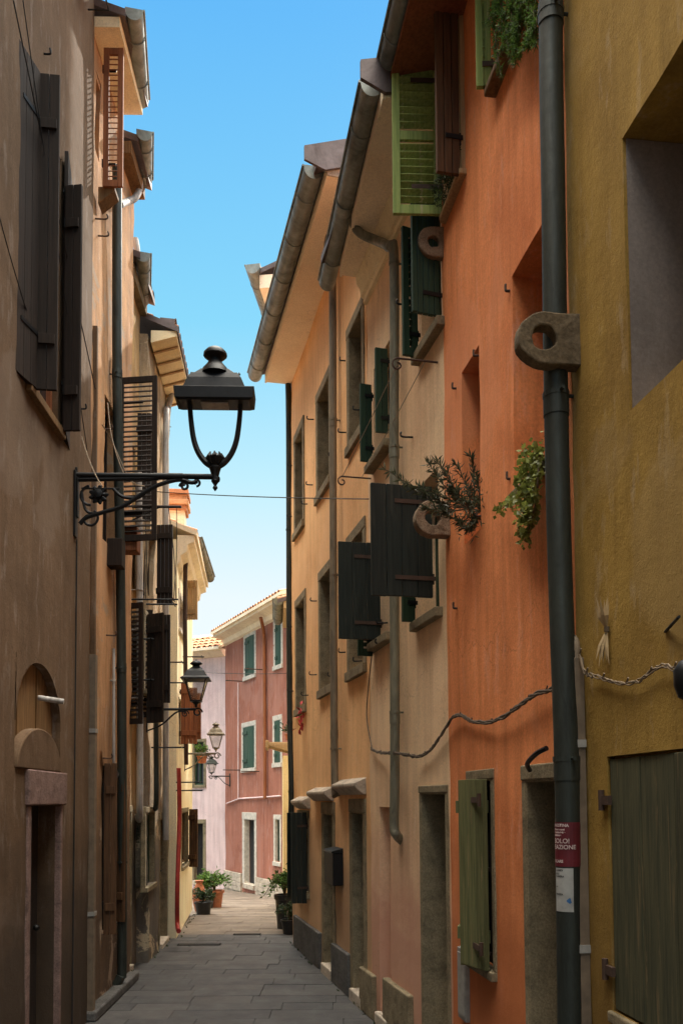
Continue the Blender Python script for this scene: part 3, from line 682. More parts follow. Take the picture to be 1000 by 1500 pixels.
# ---- peach corner house
HQ = House(WQ, 'peach house at the corner with stone framed windows and grey plinth', 8.42, 5)
Wn = []
for (xa, xb, yt, yb) in ((433, 444, 648, 782), (466, 483, 588, 728), (512, 531, 492, 655), (435, 447, 890, 1040), (470, 489, 850, 1012), (512, 533, 800, 985)):
    bb = HQ.px(xa, xb, yt, yb); Wn.append((HQ.window(bb, .22, 'darkdoor', sur='stone', sw=.10, bars=2, proud=.015), bb))
d1 = HQ.px(475, 488, 1192, 1400); d1 = (d1[0], d1[1], .1, d1[3]); HQ.door(d1, .3, 'darkdoor', 'stone', .12)
d2 = HQ.px(517, 533, 1190, 1450); d2 = (d2[0], d2[1], .1, d2[3]); HQ.door(d2, .3, 'darkdoor', 'stone', .12)
d3 = HQ.px(438, 452, 1196, 1300); wd3 = HQ.window(d3, .2, 'dbrown', sur='stone', sw=.08, bars=1)
HQ.wall(M['peach'], .16, .014)
zq = lambda x, y: WQ.uz(x, y)[1]
HQ.shutter(wd3, d3[1] + .02, zq(437, 1313), zq(437, 1190), .16, 115, 'black', 'plank', n=2)
HQ.shutter(wd3, d3[0] - .02, zq(456, 1325), zq(456, 1190), .21, 90, 'black', 'plank', n=3, label='black shutter standing open beside the flower pots')
cp = MB()
for (xa, xb, yt) in ((438, 455, 1176), (462, 489, 1164), (500, 536, 1154)):
    q = HQ.px(xa, xb, yt, yt + 60); z = q[3]
    cp = MB(); cp.prismx([(-.02, z - .08), (.03, z - .08), (.10, z - .02), (.12, z), (.12, z + .035), (-.02, z + .10)], q[0], q[1]); cp.build('stone_canopy', M['stoneL'], HQ.root, bevel=.01)
pl = MB()
for xa, xb, yt in ((434, 471, 1358), (490, 514, 1392)):
    q = HQ.px(xa, xb, yt, yt + 90); MB().box(q[0], q[1], -.02, .045, 0, .44).build('plinth', M['stoned'], HQ.root, bevel=.01)
zt = 8.42
slab([(.02, -.02), (WQ.L, -.02), (WQ.L, .37), (.02, .37)], zt - .04, zt + .08).build('soffit', M['soffit'], HQ.root)
slab([(.02, .372), (WQ.L, .372), (WQ.L, .395), (.02, .395)], zt - .055, zt + .08).build('fascia', M['soffit'], HQ.root)
HQ.gutter((-.24, 8.75), (-1.27, 13.15), zt + .12, .105)
v = MB(); v.prismx([(.63, zt + .20), (.63, zt + .06), (.42, zt - .02), (-.3, zt + .20), (-.3, zt + .50)], -.03, 0); v.build('verge_flashing', M['flash'], HQ.root)
v = MB(); v.prismx([(-.02, zt - .05), (.39, zt - .05), (.39, zt + .02), (-.3, zt + .26), (-.3, zt - .05)], .0, .018); v.build('verge_board', M['stoneL'], HQ.root)
HQ.roof(.50, 20, zt=zt + .10)
HQ.pipe([WQ.loc(at(440, 358, 10.25)), WQ.loc(at(441, 374, 10.25)), WQ.loc(at(452, 386, 10.3)), WQ.loc(at(470, 392, 10.36)), WQ.p(484, 403, .10), WQ.p(487, 430, .08), WQ.p(488, 800, .08), WQ.p(490, 1135, .08), WQ.p(493, 1153, .06), WQ.p(499, 1162, -.02)], .042, 'pipeb',
        clamps=[zq(487, y) for y in (636, 855, 1100)], joints=[zq(487, y) for y in (640, 860, 1080)])
HQ.pipe([WQ.loc(at(420, 520, 13.1)), WQ.p(423, 620, .03), WQ.p(424, 1000, .03), WQ.p(427, 1150, .03), WQ.p(426, 1215, .03), WQ.p(430, 1232, .0)], .045, 'pipe', clamps=[zq(424, 780), zq(424, 1060), zq(426, 1160)])
hooks(HQ, [(428, 682), (428, 756), (459, 614), (459, 710), (506, 528), (506, 633), (526, 600), (428, 918), (430, 1012), (464, 880), (464, 988), (506, 955), (526, 968), (450, 738), (492, 668), (492, 990), (452, 1018)], 'iron', .09)
qb = HQ.px(490, 503, 1246, 1292); mb_ = MB(); mb_.box(qb[0], qb[1], 0, .12, qb[2], qb[3])
mo = mb_.build('mailbox', M['iron'], HQ.root, bevel=.008)
MB().prismx([(.0, qb[3] + .002), (.14, qb[3] + .002), (.13, qb[3] + .02), (0, qb[3] + .05)], qb[0] - .01, qb[1] + .01).build('lid', M['iron'], mo)

# ---- tall house past the corner
HT = House(WT, 'tall house behind the corner, only its eave and gutter showing', 10.55, 3)
HT.wall(M['cream2'], .4, .01)
e = MB(); e.box(-.0, WT.L, 0, .62, 10.40, 10.62); e.build('soffit', M['soffit'], HT.root)
HT.gutter((-1.38, 13.92), (-1.20, 15.72), 10.72, .12)
HT.roof(.68, 22, zt=10.66)

# ---- yellow house
HS = House(WS, 'narrow sunny yellow house front between corner and red house', 5.95, 3, z0=-.6)
HS.wall(M['yellow'], .3, .01)
MB().box(0, WS.L, -.02, .2, 5.85, 6.0).build('soffit', M['palewood'], HS.root)
HS.gutter(shift(WS.a, WS.n, .30), shift(WS.b, WS.n, .30), 6.02, .1, 'pipeg')
HS.roof(.32, 18, zt=6.0)
MB().box(0.02, WS.L, -.02, .22, -.6, 2.95).build('lower_wall', M['yellow'], HS.root)
# timber canopy on the yellow house
cn = MB(); c0 = WS.loc(at(420, 1088, 17.4)); 
for k in range(5): cn.box(.2 + k * .16, .34 + k * .16, 0, .5, c0.z - .02 - .01 * k, c0.z + .02)
cn.prismx([(0, c0.z - .18), (.06, c0.z - .18), (.5, c0.z - .06), (.5, c0.z - .02), (0, c0.z - .02)], .1, .18); cn.prismx([(0, c0.z - .18), (.06, c0.z - .18), (.5, c0.z - .06), (.5, c0.z - .02), (0, c0.z - .02)], 1.0, 1.08)
cn.box(.08, 1.1, .5, .56, c0.z - .1, c0.z + .05)
cn.build('canopy', M['palewood'], HS.root, bevel=.01)

# ---- red house
HR = House(WR, 'dark red house with green shutters and white door frame closing the alley', 6.95, 4, z0=-.8)
zr = lambda x, y: WR.uz(x, y)[1]
rw = []
for (xa, xb, yt, yb) in ((359, 373, 935, 992), (403, 412, 915, 976), (356, 373, 1066, 1126), (402, 411, 1056, 1118)):
    bb = HR.px(xa, xb, yt, yb); rw.append((HR.window(bb, .12, 'dgreen', sur='white', sw=.11, bars=1), bb))
dr = HR.px(358, 373, 1200, 1294); dr = (dr[0], dr[1], dr[2], dr[3]); ddr = HR.door(dr, .2, 'dark', 'white', .16)
bb = HR.px(403, 410, 1200, 1262); rw5 = HR.window(bb, .12, 'dgreen', sur='white', sw=.1, bars=1)
HR.wall(M['red'], .3, .02)
for wn, q in rw:
    for k in (0, 1):
        wdt = (q[1] - q[0]) / 2 - .005
        HR.shutter(wn, q[0] + .002 if k == 0 else q[1] - .002, q[2] + .01, q[3] - .01, wdt, 3 if k == 0 else 177, 'mgreen', 'plank', y=-.01, n=3, hinges=False)
e = MB(); e.prismx([(0, 6.62), (.08, 6.66), (.12, 6.78), (.38, 6.85), (.38, 6.97), (0, 6.97)], 0, WR.L); e.build('cornice', M['cream2'], HR.root)
HR.roof(.45, 17, zt=6.97, deck='cream2')
bp = MB(); q = HR.px(331, 404, 1274, 1300)
for r_ in range(3):
    x = q[0]
    bp.box(q[0], dr[0] - .17, -.02, .05 + .004 * r_, -.8 + .0, q[2] + .02 + r_ * .0) if r_ == 0 else None
bp = MB()
for s0, s1 in ((0, dr[0] - .175), (dr[1] + .175, WR.L)):
    bp = MB(); bp.box(s0, s1, -.03, .03, -.8, q[2] + .51)
    for r_ in range(4):
        zb0 = q[2] + .02 + r_ * .125; x = s0
        while x < s1 - .05:
            x2 = min(s1, x + random.uniform(.3, .6)); bp.box(x, x2 - .012, -.02, .05 + random.uniform(0, .02), zb0, zb0 + .115); x = x2
    bp.build('plinth', M['stoneL'], HR.root, bevel=.006)
HR.pipe([WR.p(382, 905, .3), WR.p(386, 925, .12), WR.p(387, 950, .07), WR.p(388, 1100, .07), WR.p(388, 1170, .07)], .045, 'redwood')
MB().tube([WR.p(349, 1000, .03), WR.p(349, 1170, .03)], .02, 8).build('conduit', M['lilac'], HR.root)
MB().tube([WR.p(332, 1177, .03), WR.p(350, 1170, .03), WR.p(411, 1166, .03)], .02, 8).build('conduit', M['lilac'], HR.root)
irn = MB()
for (x, y) in ((356, 998), (386, 981), (380, 1130), (352, 1128)): 
    p = WR.p(x, y); MB().tube([p, p + Vector((0, .5, 0))], .015, 6).build('laundry_bracket', M['rust'], HR.root)

# ---- lilac house
HL = House(WL, 'pale lilac house end wall left of the red house', 6.55, 3, z0=-.8)
bb = HL.px(289, 299, 1100, 1150) ; 
wl = HL.window(HL.px(284, 299, 1087, 1150), .12, 'dgreen', sur='stone', sw=.08, bars=1)
HL.door(HL.px(284, 298, 1206, 1290), .2, 'dark', 'stone', .1)
HL.wall(M['lilac'], .4, .02)
e = MB(); e.prismx([(0, 6.35), (.1, 6.38), (.3, 6.5), (.3, 6.57), (0, 6.57)], 0, WL.L); e.build('cornice', M['cream2'], HL.root)
HL.roof(.4, 24, zt=6.57, deck='cream2')
HL.pipe([WL.p(331, 960, .05), WL.p(331, 1170, .05)], .02, 'lilac')

# ================================================================== LEFT SIDE
# ---- near house, left
H1 = House(L1, 'taupe rendered house at the left edge with arched niche over its door', 10.7, 5)
n1 = H1.px(46, 88, 70, 560, 300); pa = L1.uz(30, 58); 
# window: shared top/bottom taken at the near jamb pixels
zt1 = L1.uz(60, 160)[1]; zb1 = L1.uz(62, 594)[1]
n1 = (n1[0], n1[1], zb1, zt1); w1 = H1.window(n1, .1, 'redwood', bars=1, sill='boards', sillp=.05)
nd = H1.px(42, 86, 1178, 1600); nd = (nd[0], nd[1], .04, nd[3]); 
zA = L1.uz(55, 970)[1]; zH1 = L1.uz(56, 1067)[1]; zH0 = L1.uz(56, 1128)[1]; nd = (nd[0], nd[1], nd[2], L1.uz(60, 1180)[1]); uA, uB = sorted((L1.u_(23, 1050), L1.u_(89, 1050)))
H1.hole(uA, uB, zH0, zA, .09); H1.hole(*nd, .22)
H1.wall(M['taupe'], .14, .014)
z1 = lambda x, y: L1.uz(x, y)[1]
zs0, zs1 = z1(30, 552), z1(30, 60)
H1.shutter(w1, n1[1] + .01, zs0, zs1, .40, -12 + 0, 'dbrown', 'plank', y=.05, n=4, label='dark brown shutter leaf folded back on the wall')
H1.shutter(w1, n1[1] + .0, zs0, zs1, .16, 95, 'dbrown', 'plank', y=.05, n=2, label='narrow dark brown shutter leaf standing out')
H1.shutter(w1, n1[0] - .01, zs0, zs1 - .02, .42, 190, 'dbrown', 'plank', y=.05, n=4, label='dark brown shutter leaf folded back on the wall')
H1.shutter(w1, n1[0] - .0, zs0, zs1 - .35, .15, 80, 'dbrown', 'plank', y=.05, n=2, label='narrow dark brown shutter leaf standing out')
# door inside the niche: rough door, pinkish stone lintel and jambs
dm = MB()
for k in range(3): dm.box(nd[0] + (nd[1] - nd[0]) * k / 3 + .003, nd[0] + (nd[1] - nd[0]) * (k + 1) / 3 - .003, -.215, -.18, .04, nd[3] - .004)
d_ = dm.build('door', M['darkdoor'], H1.root)
MB().lathe([(.0, 0), (.02, .01), (.028, .03), (.02, .05), (0, .06)], 12, Matrix.Translation((nd[0] + .12, -.18, 1.05)) @ Matrix.Rotation(R(-90), 4, 'X')).build('handle', M['iron'], d_)
sj = MB(); jw = .09
sj.box(nd[1], nd[1] + jw, -.05, .016, 0, nd[3]); sj.box(nd[0] - jw * .5, nd[0], -.05, .016, 0, nd[3])
lz = z1(60, 1135); sj.box(nd[0] - .1, nd[1] + .12, -.05, .035, nd[3] + .002, zH0 - .003)
sj.build('surround', M['stonep'], d_, bevel=.012)
# arched plate around the board-filled fanlight
uc = (uA + uB) / 2; hw = (uB - uA) / 2; zc = zA - hw * .85; zbm = zH0; top = zA
ar = MB(); K = 20; arcp = [(uc + hw * math.cos(math.pi * k / K), zc + (top - zc) * math.sin(math.pi * k / K)) for k in range(K + 1)]
for k in range(K):
    (xa, za), (xb, zb) = arcp[k], arcp[k + 1]
    ar.add([(xa, .003, za), (xb, .003, zb), (xb, .003, top + .012), (xa, .003, top + .012), (xa, -.088, za), (xb, -.088, zb)], [(0, 1, 2, 3), (0, 4, 5, 1)])
ar.build('arch', M['taupe'], H1.root)
bo = MB()
for k in range(5): bo.box(uc - hw + 2 * hw * k / 5 + .004, uc - hw + 2 * hw * (k + 1) / 5 - .004, -.086, -.07 + .006 * (k % 2), zbm, top - .005)
bo.build('board_panel', M['boards'], H1.root)
# lower plaster hood (half round) over the lintel
hd = MB(); hz0 = zH0; hh = zH1 - hz0; ho = [(uc + (hw - .012) * math.cos(math.pi * k / K), hz0 + hh * math.sin(math.pi * k / K)) for k in range(K + 1)]
n_ = len(ho)
hd.prism(ho, -.07, .018); hd.build('hood', M['taupe'], H1.root, smooth=True, bevel=.01)
p = L1.p(56, 1022, -.05)
MB().tube([p, p + Vector((-.02, .2, -.03))], .022, 12).build('vent_pipe', M['pipew'], H1.root, smooth=True)
H1.roof(.4, 20, zt=10.75)
e = MB(); e.prismx([(0, 10.5), (.3, 10.65), (.3, 10.73), (0, 10.73)], .02, L1.L); e.build('soffit', M['cream'], H1.root)
H1.gutter((-2.0, 8.5), (-1.85, 4.5), 10.76, .1)
# thin cable running down, wires
MB().tube([L1.p(113, 790, .012), L1.p(111, 1000, .012), L1.p(106, 1500, .012), L1.p(106, 1640, .012)], .007, 6).build('conduit', M['cabled'], H1.root)
fb = MB(); pz = L1.p(100, 16); q = L1.p(128, 10)
t = MB(); t.box(q.x + .05, q.x + .6, .02, .16, q.z + .03, q.z + .2)
fo = t.build('flower_box', M['dbrown'], H1.root, bevel=.01)
t = MB(); 
for zz_ in (.0, .16): t.tube([(q.x - .03, .0, q.z + zz_), (q.x - .03, .2, q.z + zz_), (q.x + .63, .2, q.z + zz_), (q.x + .63, 0, q.z + zz_)], .008, 6)
t.build('rail', M['iron'], fo)
hooks(H1, [(64, 78), (117, 598), (72, 335)], 'iron', .06)

# ---- second house, left
H2 = House(L2, 'narrow old peach house with louvred shutters and dark downpipe', 9.56, 5, u0=0)
a2_ = H2.px(140, 147, 60, 220); w2a = H2.window(a2_, .15, 'dbrown', bars=1)
a2b = H2.px(152, 170, 575, 790); w2b = H2.window(a2b, .15, 'dbrown', bars=1)
a2c = H2.px(148, 168, 1120, 1368); w2c = H2.window(a2c, .1, 'dbrown', bars=1)
H2.wall(M['left2'], .12, .03)
z2 = lambda x, y: L2.uz(x, y)[1]
u87 = L2.L - .17
zt87 = EYE + (1170 - 18) / F * 8.68; zb87 = EYE + (1170 - 238) / F * 8.68
H2.shutter(w2a, u87, zb87, zt87, .20, 90, 'redwood', 'louver1', y=.085, label='orange-brown louvred shutter standing open')
H2.shutter(w2b, a2b[0] - .0, z2(168, 792), z2(168, 548), .44, 82, 'dbrown', 'louver1', y=.03, label='dark louvred shutter standing across the alley')
bx2 = MB(); p = L2.p(172, 810)
bx2.box(p.x - .1, p.x + .1, .0, .24, p.z, p.z + .28); bx2.build('window_box', M['redwood'], w2b, bevel=.01)
H2.shutter(w2c, a2c[1] + .0, z2(150, 1368), z2(150, 1118), .13, 100, 'brown', 'plank', n=2)
H2.shutter(w2c, a2c[0] - .0, z2(168, 1350), z2(168, 1118), .10, 70, 'brown', 'plank', n=2)
bk = MB(); bk.prismx([(.03, zb87 - .16), (.20, zb87 - .02), (.20, zb87 + .02), (.03, zb87 + .02)], u87 - .2, u87 - .02); bk.build('window_box', M['boards'], w2a, bevel=.006)
MB().box(.02, L2.L, -.02, .12, 0, .10).build('plinth', M['stoned'], H2.root, bevel=.02)
sqd = MB(); p = L2.p(143, 968); sqd.box(L2.L - .10, L2.L - .02, .002, .085, 0, p.z); so = sqd.build('cable_duct', M['duct'], H2.root, bevel=.004)
for y in (1075, 1330): z = z2(143, y); MB().box(L2.L - .108, L2.L - .012, .002, .092, z - .02, z + .02).build('clamp', M['grey'], so)
sqd = MB(); sqd.box(L2.L - .17, L2.L - .12, .002, .05, 0, z2(137, 480)); sqd.build('cable_duct', M['taupe'], H2.root, bevel=.004)
H2.gutter((-2.04, 8.56), (-2.23, 9.70), 10.06, .09)
H2.gutter((-2.20, 9.76), (-2.37, 10.54), 9.72, .09)
H2.roof(.22, 20, zt=9.66, u1=.80)
H2.roof(.34, 20, zt=10.02, u0=.86)
MB().box(.86, L2.L, -5, .0, 9.50, 10.0).build('upper_wall', M['left2'], H2.root)
MB().box(0, .80, -.1, .14, 9.48, 9.62).build('soffit', M['boards'], H2.root); MB().box(.86, L2.L - .01, -.1, .28, 9.88, 9.99).build('soffit', M['cream'], H2.root)
H2.pipe([L2.loc(at(204, 236, 10.45)), L2.loc(at(205, 272, 10.4)), L2.loc(at(198, 290, 10.3)), L2.loc(at(184, 296, 10.1)), L2.p(176, 300, .06)], .04, 'pipew')
H2.pipe([L2.loc(at(198, 100, 9.6)), L2.loc(at(198, 120, 9.6)), L2.loc(at(190, 128, 9.6)), L2.p(176, 128, .06)], .04, 'pipew')
H2.pipe([L2.p(172, 245, .08), L2.p(172, 560, .08), L2.p(177, 850, .08), L2.p(179, 1100, .08), L2.p(179, 1400, .08), L2.p(177, 1430, .07), L2.p(170, 1443, .02)], .052, 'pipe', clamps=[z2(172, 268), z2(172, 570), z2(178, 985), z2(178, 1260)], joints=[z2(178, 985), z2(172, 570)], name='downpipe')
H2.pipe([L2.p(167, 950, .04), L2.p(167, 1100, .04), L2.p(168, 1120, .04), L2.p(174, 1140, .04)], .016, 'pipew', clamps=[z2(167, 1000)])
hooks(H2, [(140, 320), (143, 345), (153, 628), (155, 930), (150, 1110)], 'rust', .12)
bb = L2.p(160, 812); MB().box(bb.x - .08, bb.x + .1, 0, .16, bb.z - .15, bb.z + .15).build('meter_box', M['dbrown'], H2.root, bevel=.008)

# ---- third house, left
H3 = House(L3, 'narrow worn yellow house with grey-white downpipe', 8.75, 5)
c1 = H3.px(183, 197, 900, 1050); w3a = H3.window(c1, .12, 'dbrown', bars=1)
c2 = H3.px(183, 198, 630, 740); w3b = H3.window(c2, .12, 'dbrown', bars=1)
c3 = (c1[0], c1[1] - .1, .05, 2.0); H3.door((c1[0] + .2, c1[1] - .0, .05, 1.95), .15, 'darkdoor', 'stone', .07)
H3.wall(M['left3'], .14, .03)
z3 = lambda x, y: L3.uz(x, y)[1]
H3.shutter(w3a, c1[1] + .02, z3(184, 1062), z3(184, 885), .22, 70, 'dbrown', 'louver', y=.03)
H3.shutter(w3a, c1[0] - .02, z3(196, 1050), z3(196, 890), .2, 110, 'dbrown', 'louver', y=.03)
H3.shutter(w3b, c2[0], z3(196, 760), z3(196, 600), .24, 90, 'dbrown', 'plank', y=.03)
H3.gutter((-2.40, 10.6), (-2.62, 11.58), 8.82, .09)
H3.roof(.20, 20, zt=8.8)
e = MB(); e.box(.0, L3.L, -.1, .10, 8.6, 8.74); e.build('soffit', M['stone'], H3.root)
H3.pipe([L3.loc(at(198, 350, 10.8)), L3.loc(at(201, 372, 10.8)), L3.loc(at(195, 388, 10.8)), L3.p(186, 394, .06)], .04, 'pipew')
H3.pipe([L3.p(192, 700, .30), L3.p(206, 780, .16)] and [L3.p(203, 690, .12), L3.p(204, 780, .12), L3.p(205, 1000, .12), L3.p(205, 1183, .12), L3.p(203, 1195, .05)], .042, 'pipew', clamps=[z3(204, 880), z3(204, 1030), z3(204, 935)], joints=[z3(204, 875)])

# ---- fourth house, left (rubble masonry low, plaster eave)
H4 = House(L4, 'old rubble stone house with cream boarded eave and dark gutter', 8.36, 5)
e1 = H4.px(212, 224, 900, 1010); w4a = H4.window(e1, .15, 'dbrown', bars=1, sur='stone', sw=.06)
e2 = H4.px(213, 226, 1190, 1300); w4b = H4.window(e2, .12, 'dgreen', bars=1, sur='stone', sw=.06)
e3 = H4.px(234, 244, 1200, 1380); H4.door((e3[0], e3[1], .05, e3[3]), .15, 'darkdoor', 'stone', .08)
e4 = H4.px(212, 226, 760, 860); w4c = H4.window(e4, .12, 'dbrown', bars=1)
H4.wall(M['left4'], .10, .05)
z4 = lambda x, y: L4.uz(x, y)[1]
H4.shutter(w4c, e4[0] + .0, z4(222, 880), z4(222, 760), .22, 80, 'dbrown', 'plank', y=.04, n=4)
H4.shutter(w4a, e1[0] - .02, z4(224, 1030), z4(224, 900), .2, 80, 'dbrown', 'plank', y=.04)
H4.shutter(w4a, e1[1] + .02, z4(212, 1060), z4(212, 900), .25, 60, 'dbrown', 'plank', y=.04)
e = MB(); e.prismx([(0, 8.24), (.34, 8.34), (.34, 8.41), (0, 8.41)], 0, L4.L); e.build('soffit', M['cream'], H4.root)
rf = MB()
for k in range(6): x = .15 + k * .33; MB().prismx([(0, 8.215), (.335, 8.315), (.335, 8.335), (0, 8.235)], x - .1, x - .06).build('rafter', M['palewood'], H4.root, bevel=.005)
H4.gutter((-2.30, 11.64), (-2.52, 13.6), 8.56, .10, 'flash')
H4.roof(.36, 22, zt=8.44)
H4.pipe([L4.loc(at(252, 575, 13.2)), L4.loc(at(246, 600, 13.2)), L4.p(243, 640, .08), L4.p(243, 1000, .08), L4.p(243, 1230, .06)], .045, 'pipew', clamps=[z4(243, 800)])
H4.pipe([L4.p(228, 900, .07), L4.p(229, 1100, .07), L4.p(229, 1175, .07), L4.p(226, 1185, .0)], .035, 'pipe')

# ---- fifth house, left (sunlit)
H5 = House(L5, 'sunlit cream house on the left with moulded cornice and brick chimney', 6.15, 5)
g1 = H5.px(262, 270, 870, 920); w5a = H5.window(g1, .12, 'palewood', bars=1, sur='white', sw=.07)
g2 = H5.px(262, 270, 1020, 1090); w5b = H5.window(g2, .12, 'brown', bars=1)
g3 = H5.px(266, 275, 1190, 1270); w5c = H5.window(g3, .12, 'brown', bars=1, sur='stone', sw=.06)
H5.wall(M['cream'], .16, .012)
z5 = lambda x, y: L5.uz(x, y)[1]
H5.shutter(w5a, g1[0] - .02, z5(274, 918), z5(274, 862), .20, 80, 'palewood', 'plank', y=.03, n=5, label='pale sunlit plank shutter standing open')
H5.shutter(w5b, g2[0] - .0, z5(272, 1085), z5(272, 1010), .26, 80, 'redwood', 'plank', y=.03)
H5.shutter(w5b, g2[1] + .0, z5(262, 1090), z5(262, 1000), .26, 100, 'redwood', 'plank', y=.03)
H5.shutter(w5c, g3[0] - .0, z5(275, 1270), z5(275, 1185), .16, 70, 'brown', 'plank', y=.03)
e = MB(); e.prismx([(0, 5.75), (.04, 5.8), (.05, 5.9), (.14, 5.96), (.16, 6.08), (.26, 6.12), (.26, 6.22), (0, 6.22)], 0, L5.L); e.build('cornice', M['cream2'], H5.root)
H5.gutter((-2.36, 14.4), (-2.52, 17.0), 6.40, .085, 'pipeg')
H5.roof(.30, 22, zt=6.26, deck='cream2')
ch = MB(); c0 = L5.loc((-2.86, 15.3, 0)); ch.box(c0.x - .2, c0.x + .2, c0.y - .16, c0.y + .16, 5.9, 7.1)
cho = ch.build('chimney', M['cream2'], H5.root)
cc = MB()
for k in range(4): cc.box(c0.x - .24 - .03 * (k % 2), c0.x + .24 + .03 * (k % 2), c0.y - .2 - .03 * (k % 2), c0.y + .2 + .03 * (k % 2), 7.101 + k * .09, 7.19 + k * .09)
cc.build('chimney_cap', M['tile'], cho, bevel=.01)
H5.pipe([L5.p(262, 1125, .08), L5.p(263, 1200, .09), L5.p(260, 1300, .09), L5.p(260, 1352, .09), L5.p(262, 1364, .14)], .032, 'redpipe')
H5.pipe([L5.loc(at(284, 800, 14.6)), L5.p(272, 830, .08), L5.p(272, 1000, .08), L5.p(273, 1120, .08)], .035, 'rust')
for H_, pts in ((H3, ((188, 878, .62), (190, 936, .3), (190, 996, .3))), (H4, ((214, 885, .4), (240, 970, .3), (238, 1000, .35), (222, 1095, .45))), (H5, ((258, 1146, .4), (258, 1158, .4), (268, 962, .35)))):
    for x, y, l in pts:
        p = H_.W.p(x, y); m = MB(); m.tube([p, p + Vector((0, l, 0))], .012, 6); m.tube([p + Vector((-.12, l * .9, 0)), p + Vector((.12, l * .9, 0))], .008, 6); m.build('laundry_bracket', M['iron'], H_.root)
# washing bracket and lines over the alley
p = L3.p(188, 742); q = L3.p(190, 878)
m = MB(); m.tube([p, p + Vector((0, .66, 0))], .018, 8); m.tube([p + Vector((0, 0, -.2)), p + Vector((0, .4, 0))], .01, 6); m.build('laundry_bracket', M['iron'], H3.root)
m = MB()
for k, l in ((.60, .55), (.5, .58), (.2, .2)): m.tube(curve([p + Vector((0, k, 0)), (p + q) / 2 + Vector((0, (k + l) / 2 + .02, -.0)), Vector((q.x, l, q.z))], 6), .005, 5)
m.build('washing_line', M['cabled'], H3.root)

# ---- unseen tall block added behind the right-hand row to shade the near left wall
WZ = Wall((1.5, 15.3), (1.5, 16.9)); HZ = House(WZ, 'tall cream block added unseen behind the right-hand roofs to shade the near left wall', 17.5, 4, group=None)
HZ.wall(M['cream2'], .6, .01); HZ.roof(.3, 20, zt=17.5)

# ================================================================== GROUND
def gz(D): return 0 if D < 15 else max(-.8, -(D - 15) * .046)
g = MB(); xs = [-400, -6, 6, 400]; ys = [-400, -8, 15, 20, 25, 32, 400]
vs = [(x, y, gz(y) - .03) for y in ys for x in xs]
g.add(vs, [(j * 4 + i, j * 4 + i + 1, (j + 1) * 4 + i + 1, (j + 1) * 4 + i) for j in range(6) for i in range(3)])
o = g.build('ground', M['joint']); struct(o)
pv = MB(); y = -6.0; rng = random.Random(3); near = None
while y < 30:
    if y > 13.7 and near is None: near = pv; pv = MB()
    h = rng.uniform(.26, .36); x = -3.9 + rng.uniform(0, .5)
    while x < 3.2:
        l = rng.uniform(.45, 1.0)
        if y > 13: lim = -7.5
        z = gz(y + h / 2) + rng.uniform(-.002, .002); g_ = .0028
        s_ = -.08 * (y - 5)                               # the rows follow the alley
        x0, x1, y0, y1 = x + g_ + s_ * .6, x + l - g_ + s_ * .6, y + g_ - .012 * x, y + h - g_ - .012 * x
        tl = rng.uniform(-.0012, .0012); z0a = gz(y); z1a = gz(y + h)
        zt0 = z + z0a - gz(y + h / 2); zt1 = z + z1a - gz(y + h / 2)
        pv.add([(x0, y0, zt0 - .03), (x1, y0, zt0 - .03), (x1, y1, zt1 - .03), (x0, y1, zt1 - .03), (x0, y0, zt0), (x1, y0, zt0 + tl), (x1, y1, zt1 + tl), (x0, y1, zt1)],
               [(4, 5, 6, 7), (0, 1, 5, 4), (1, 2, 6, 5), (2, 3, 7, 6), (3, 0, 4, 7)])
        x += l
    y += h
# slabs spread further left beyond the row of houses
o = near.build('paving', M['paving'], bevel=.002); struct(o)
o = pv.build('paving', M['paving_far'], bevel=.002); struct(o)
def cover(px, py, w, d, lab):
    dd = ray(px, py); t = -EYE / dd.z; x, y = dd.x * t, dd.y * t; z = gz(y)
    r_ = thing('drain_cover', lab, 'drain cover', Matrix.Translation((x, y, z + .004)), None)
    m = MB(); m.box(-w / 2, w / 2, -d / 2, d / 2, 0, .006); m.build('plate', M['paving' if d > .25 else 'iron'], r_)
    m = MB()
    for a in (-1, 1): m.box(a * w / 2 - .012, a * w / 2 + .012, -d / 2 - .012, d / 2 + .012, -.002, .0075); m.box(-w / 2 + .013, w / 2 - .013, a * d / 2 - .012, a * d / 2 + .012, -.002, .0075)
    m.build('frame', M['joint'], r_)
cover(292, 1384, .6, .1, 'dark slotted drain in the alley paving, nearest the pots on the left')
cover(362, 1369, .4, .1, 'short dark slotted drain in the middle of the alley')

wd = MB(); rw_ = random.Random(5)
for W_ in (WQ, WP, L2, L3, L4, L5, WR):
    for k in range(int(W_.L * 5)):
        u = rw_.uniform(0, W_.L); q = W_.a + W_.u * u + W_.n * rw_.uniform(.03, .10)
        for j in range(rw_.randint(2, 7)):
            leaf1(wd, Vector((q.x, q.y, gz(q.y) + .002)), rw_.uniform(.015, .05), .3, Vector((rw_.gauss(0, .6), rw_.gauss(0, .6), 1)).normalized())
o = wd.build('weeds', M['leafd']); o['kind'] = 'stuff'; tag(o, 'tiny weeds growing where the paving meets the walls', 'weeds')

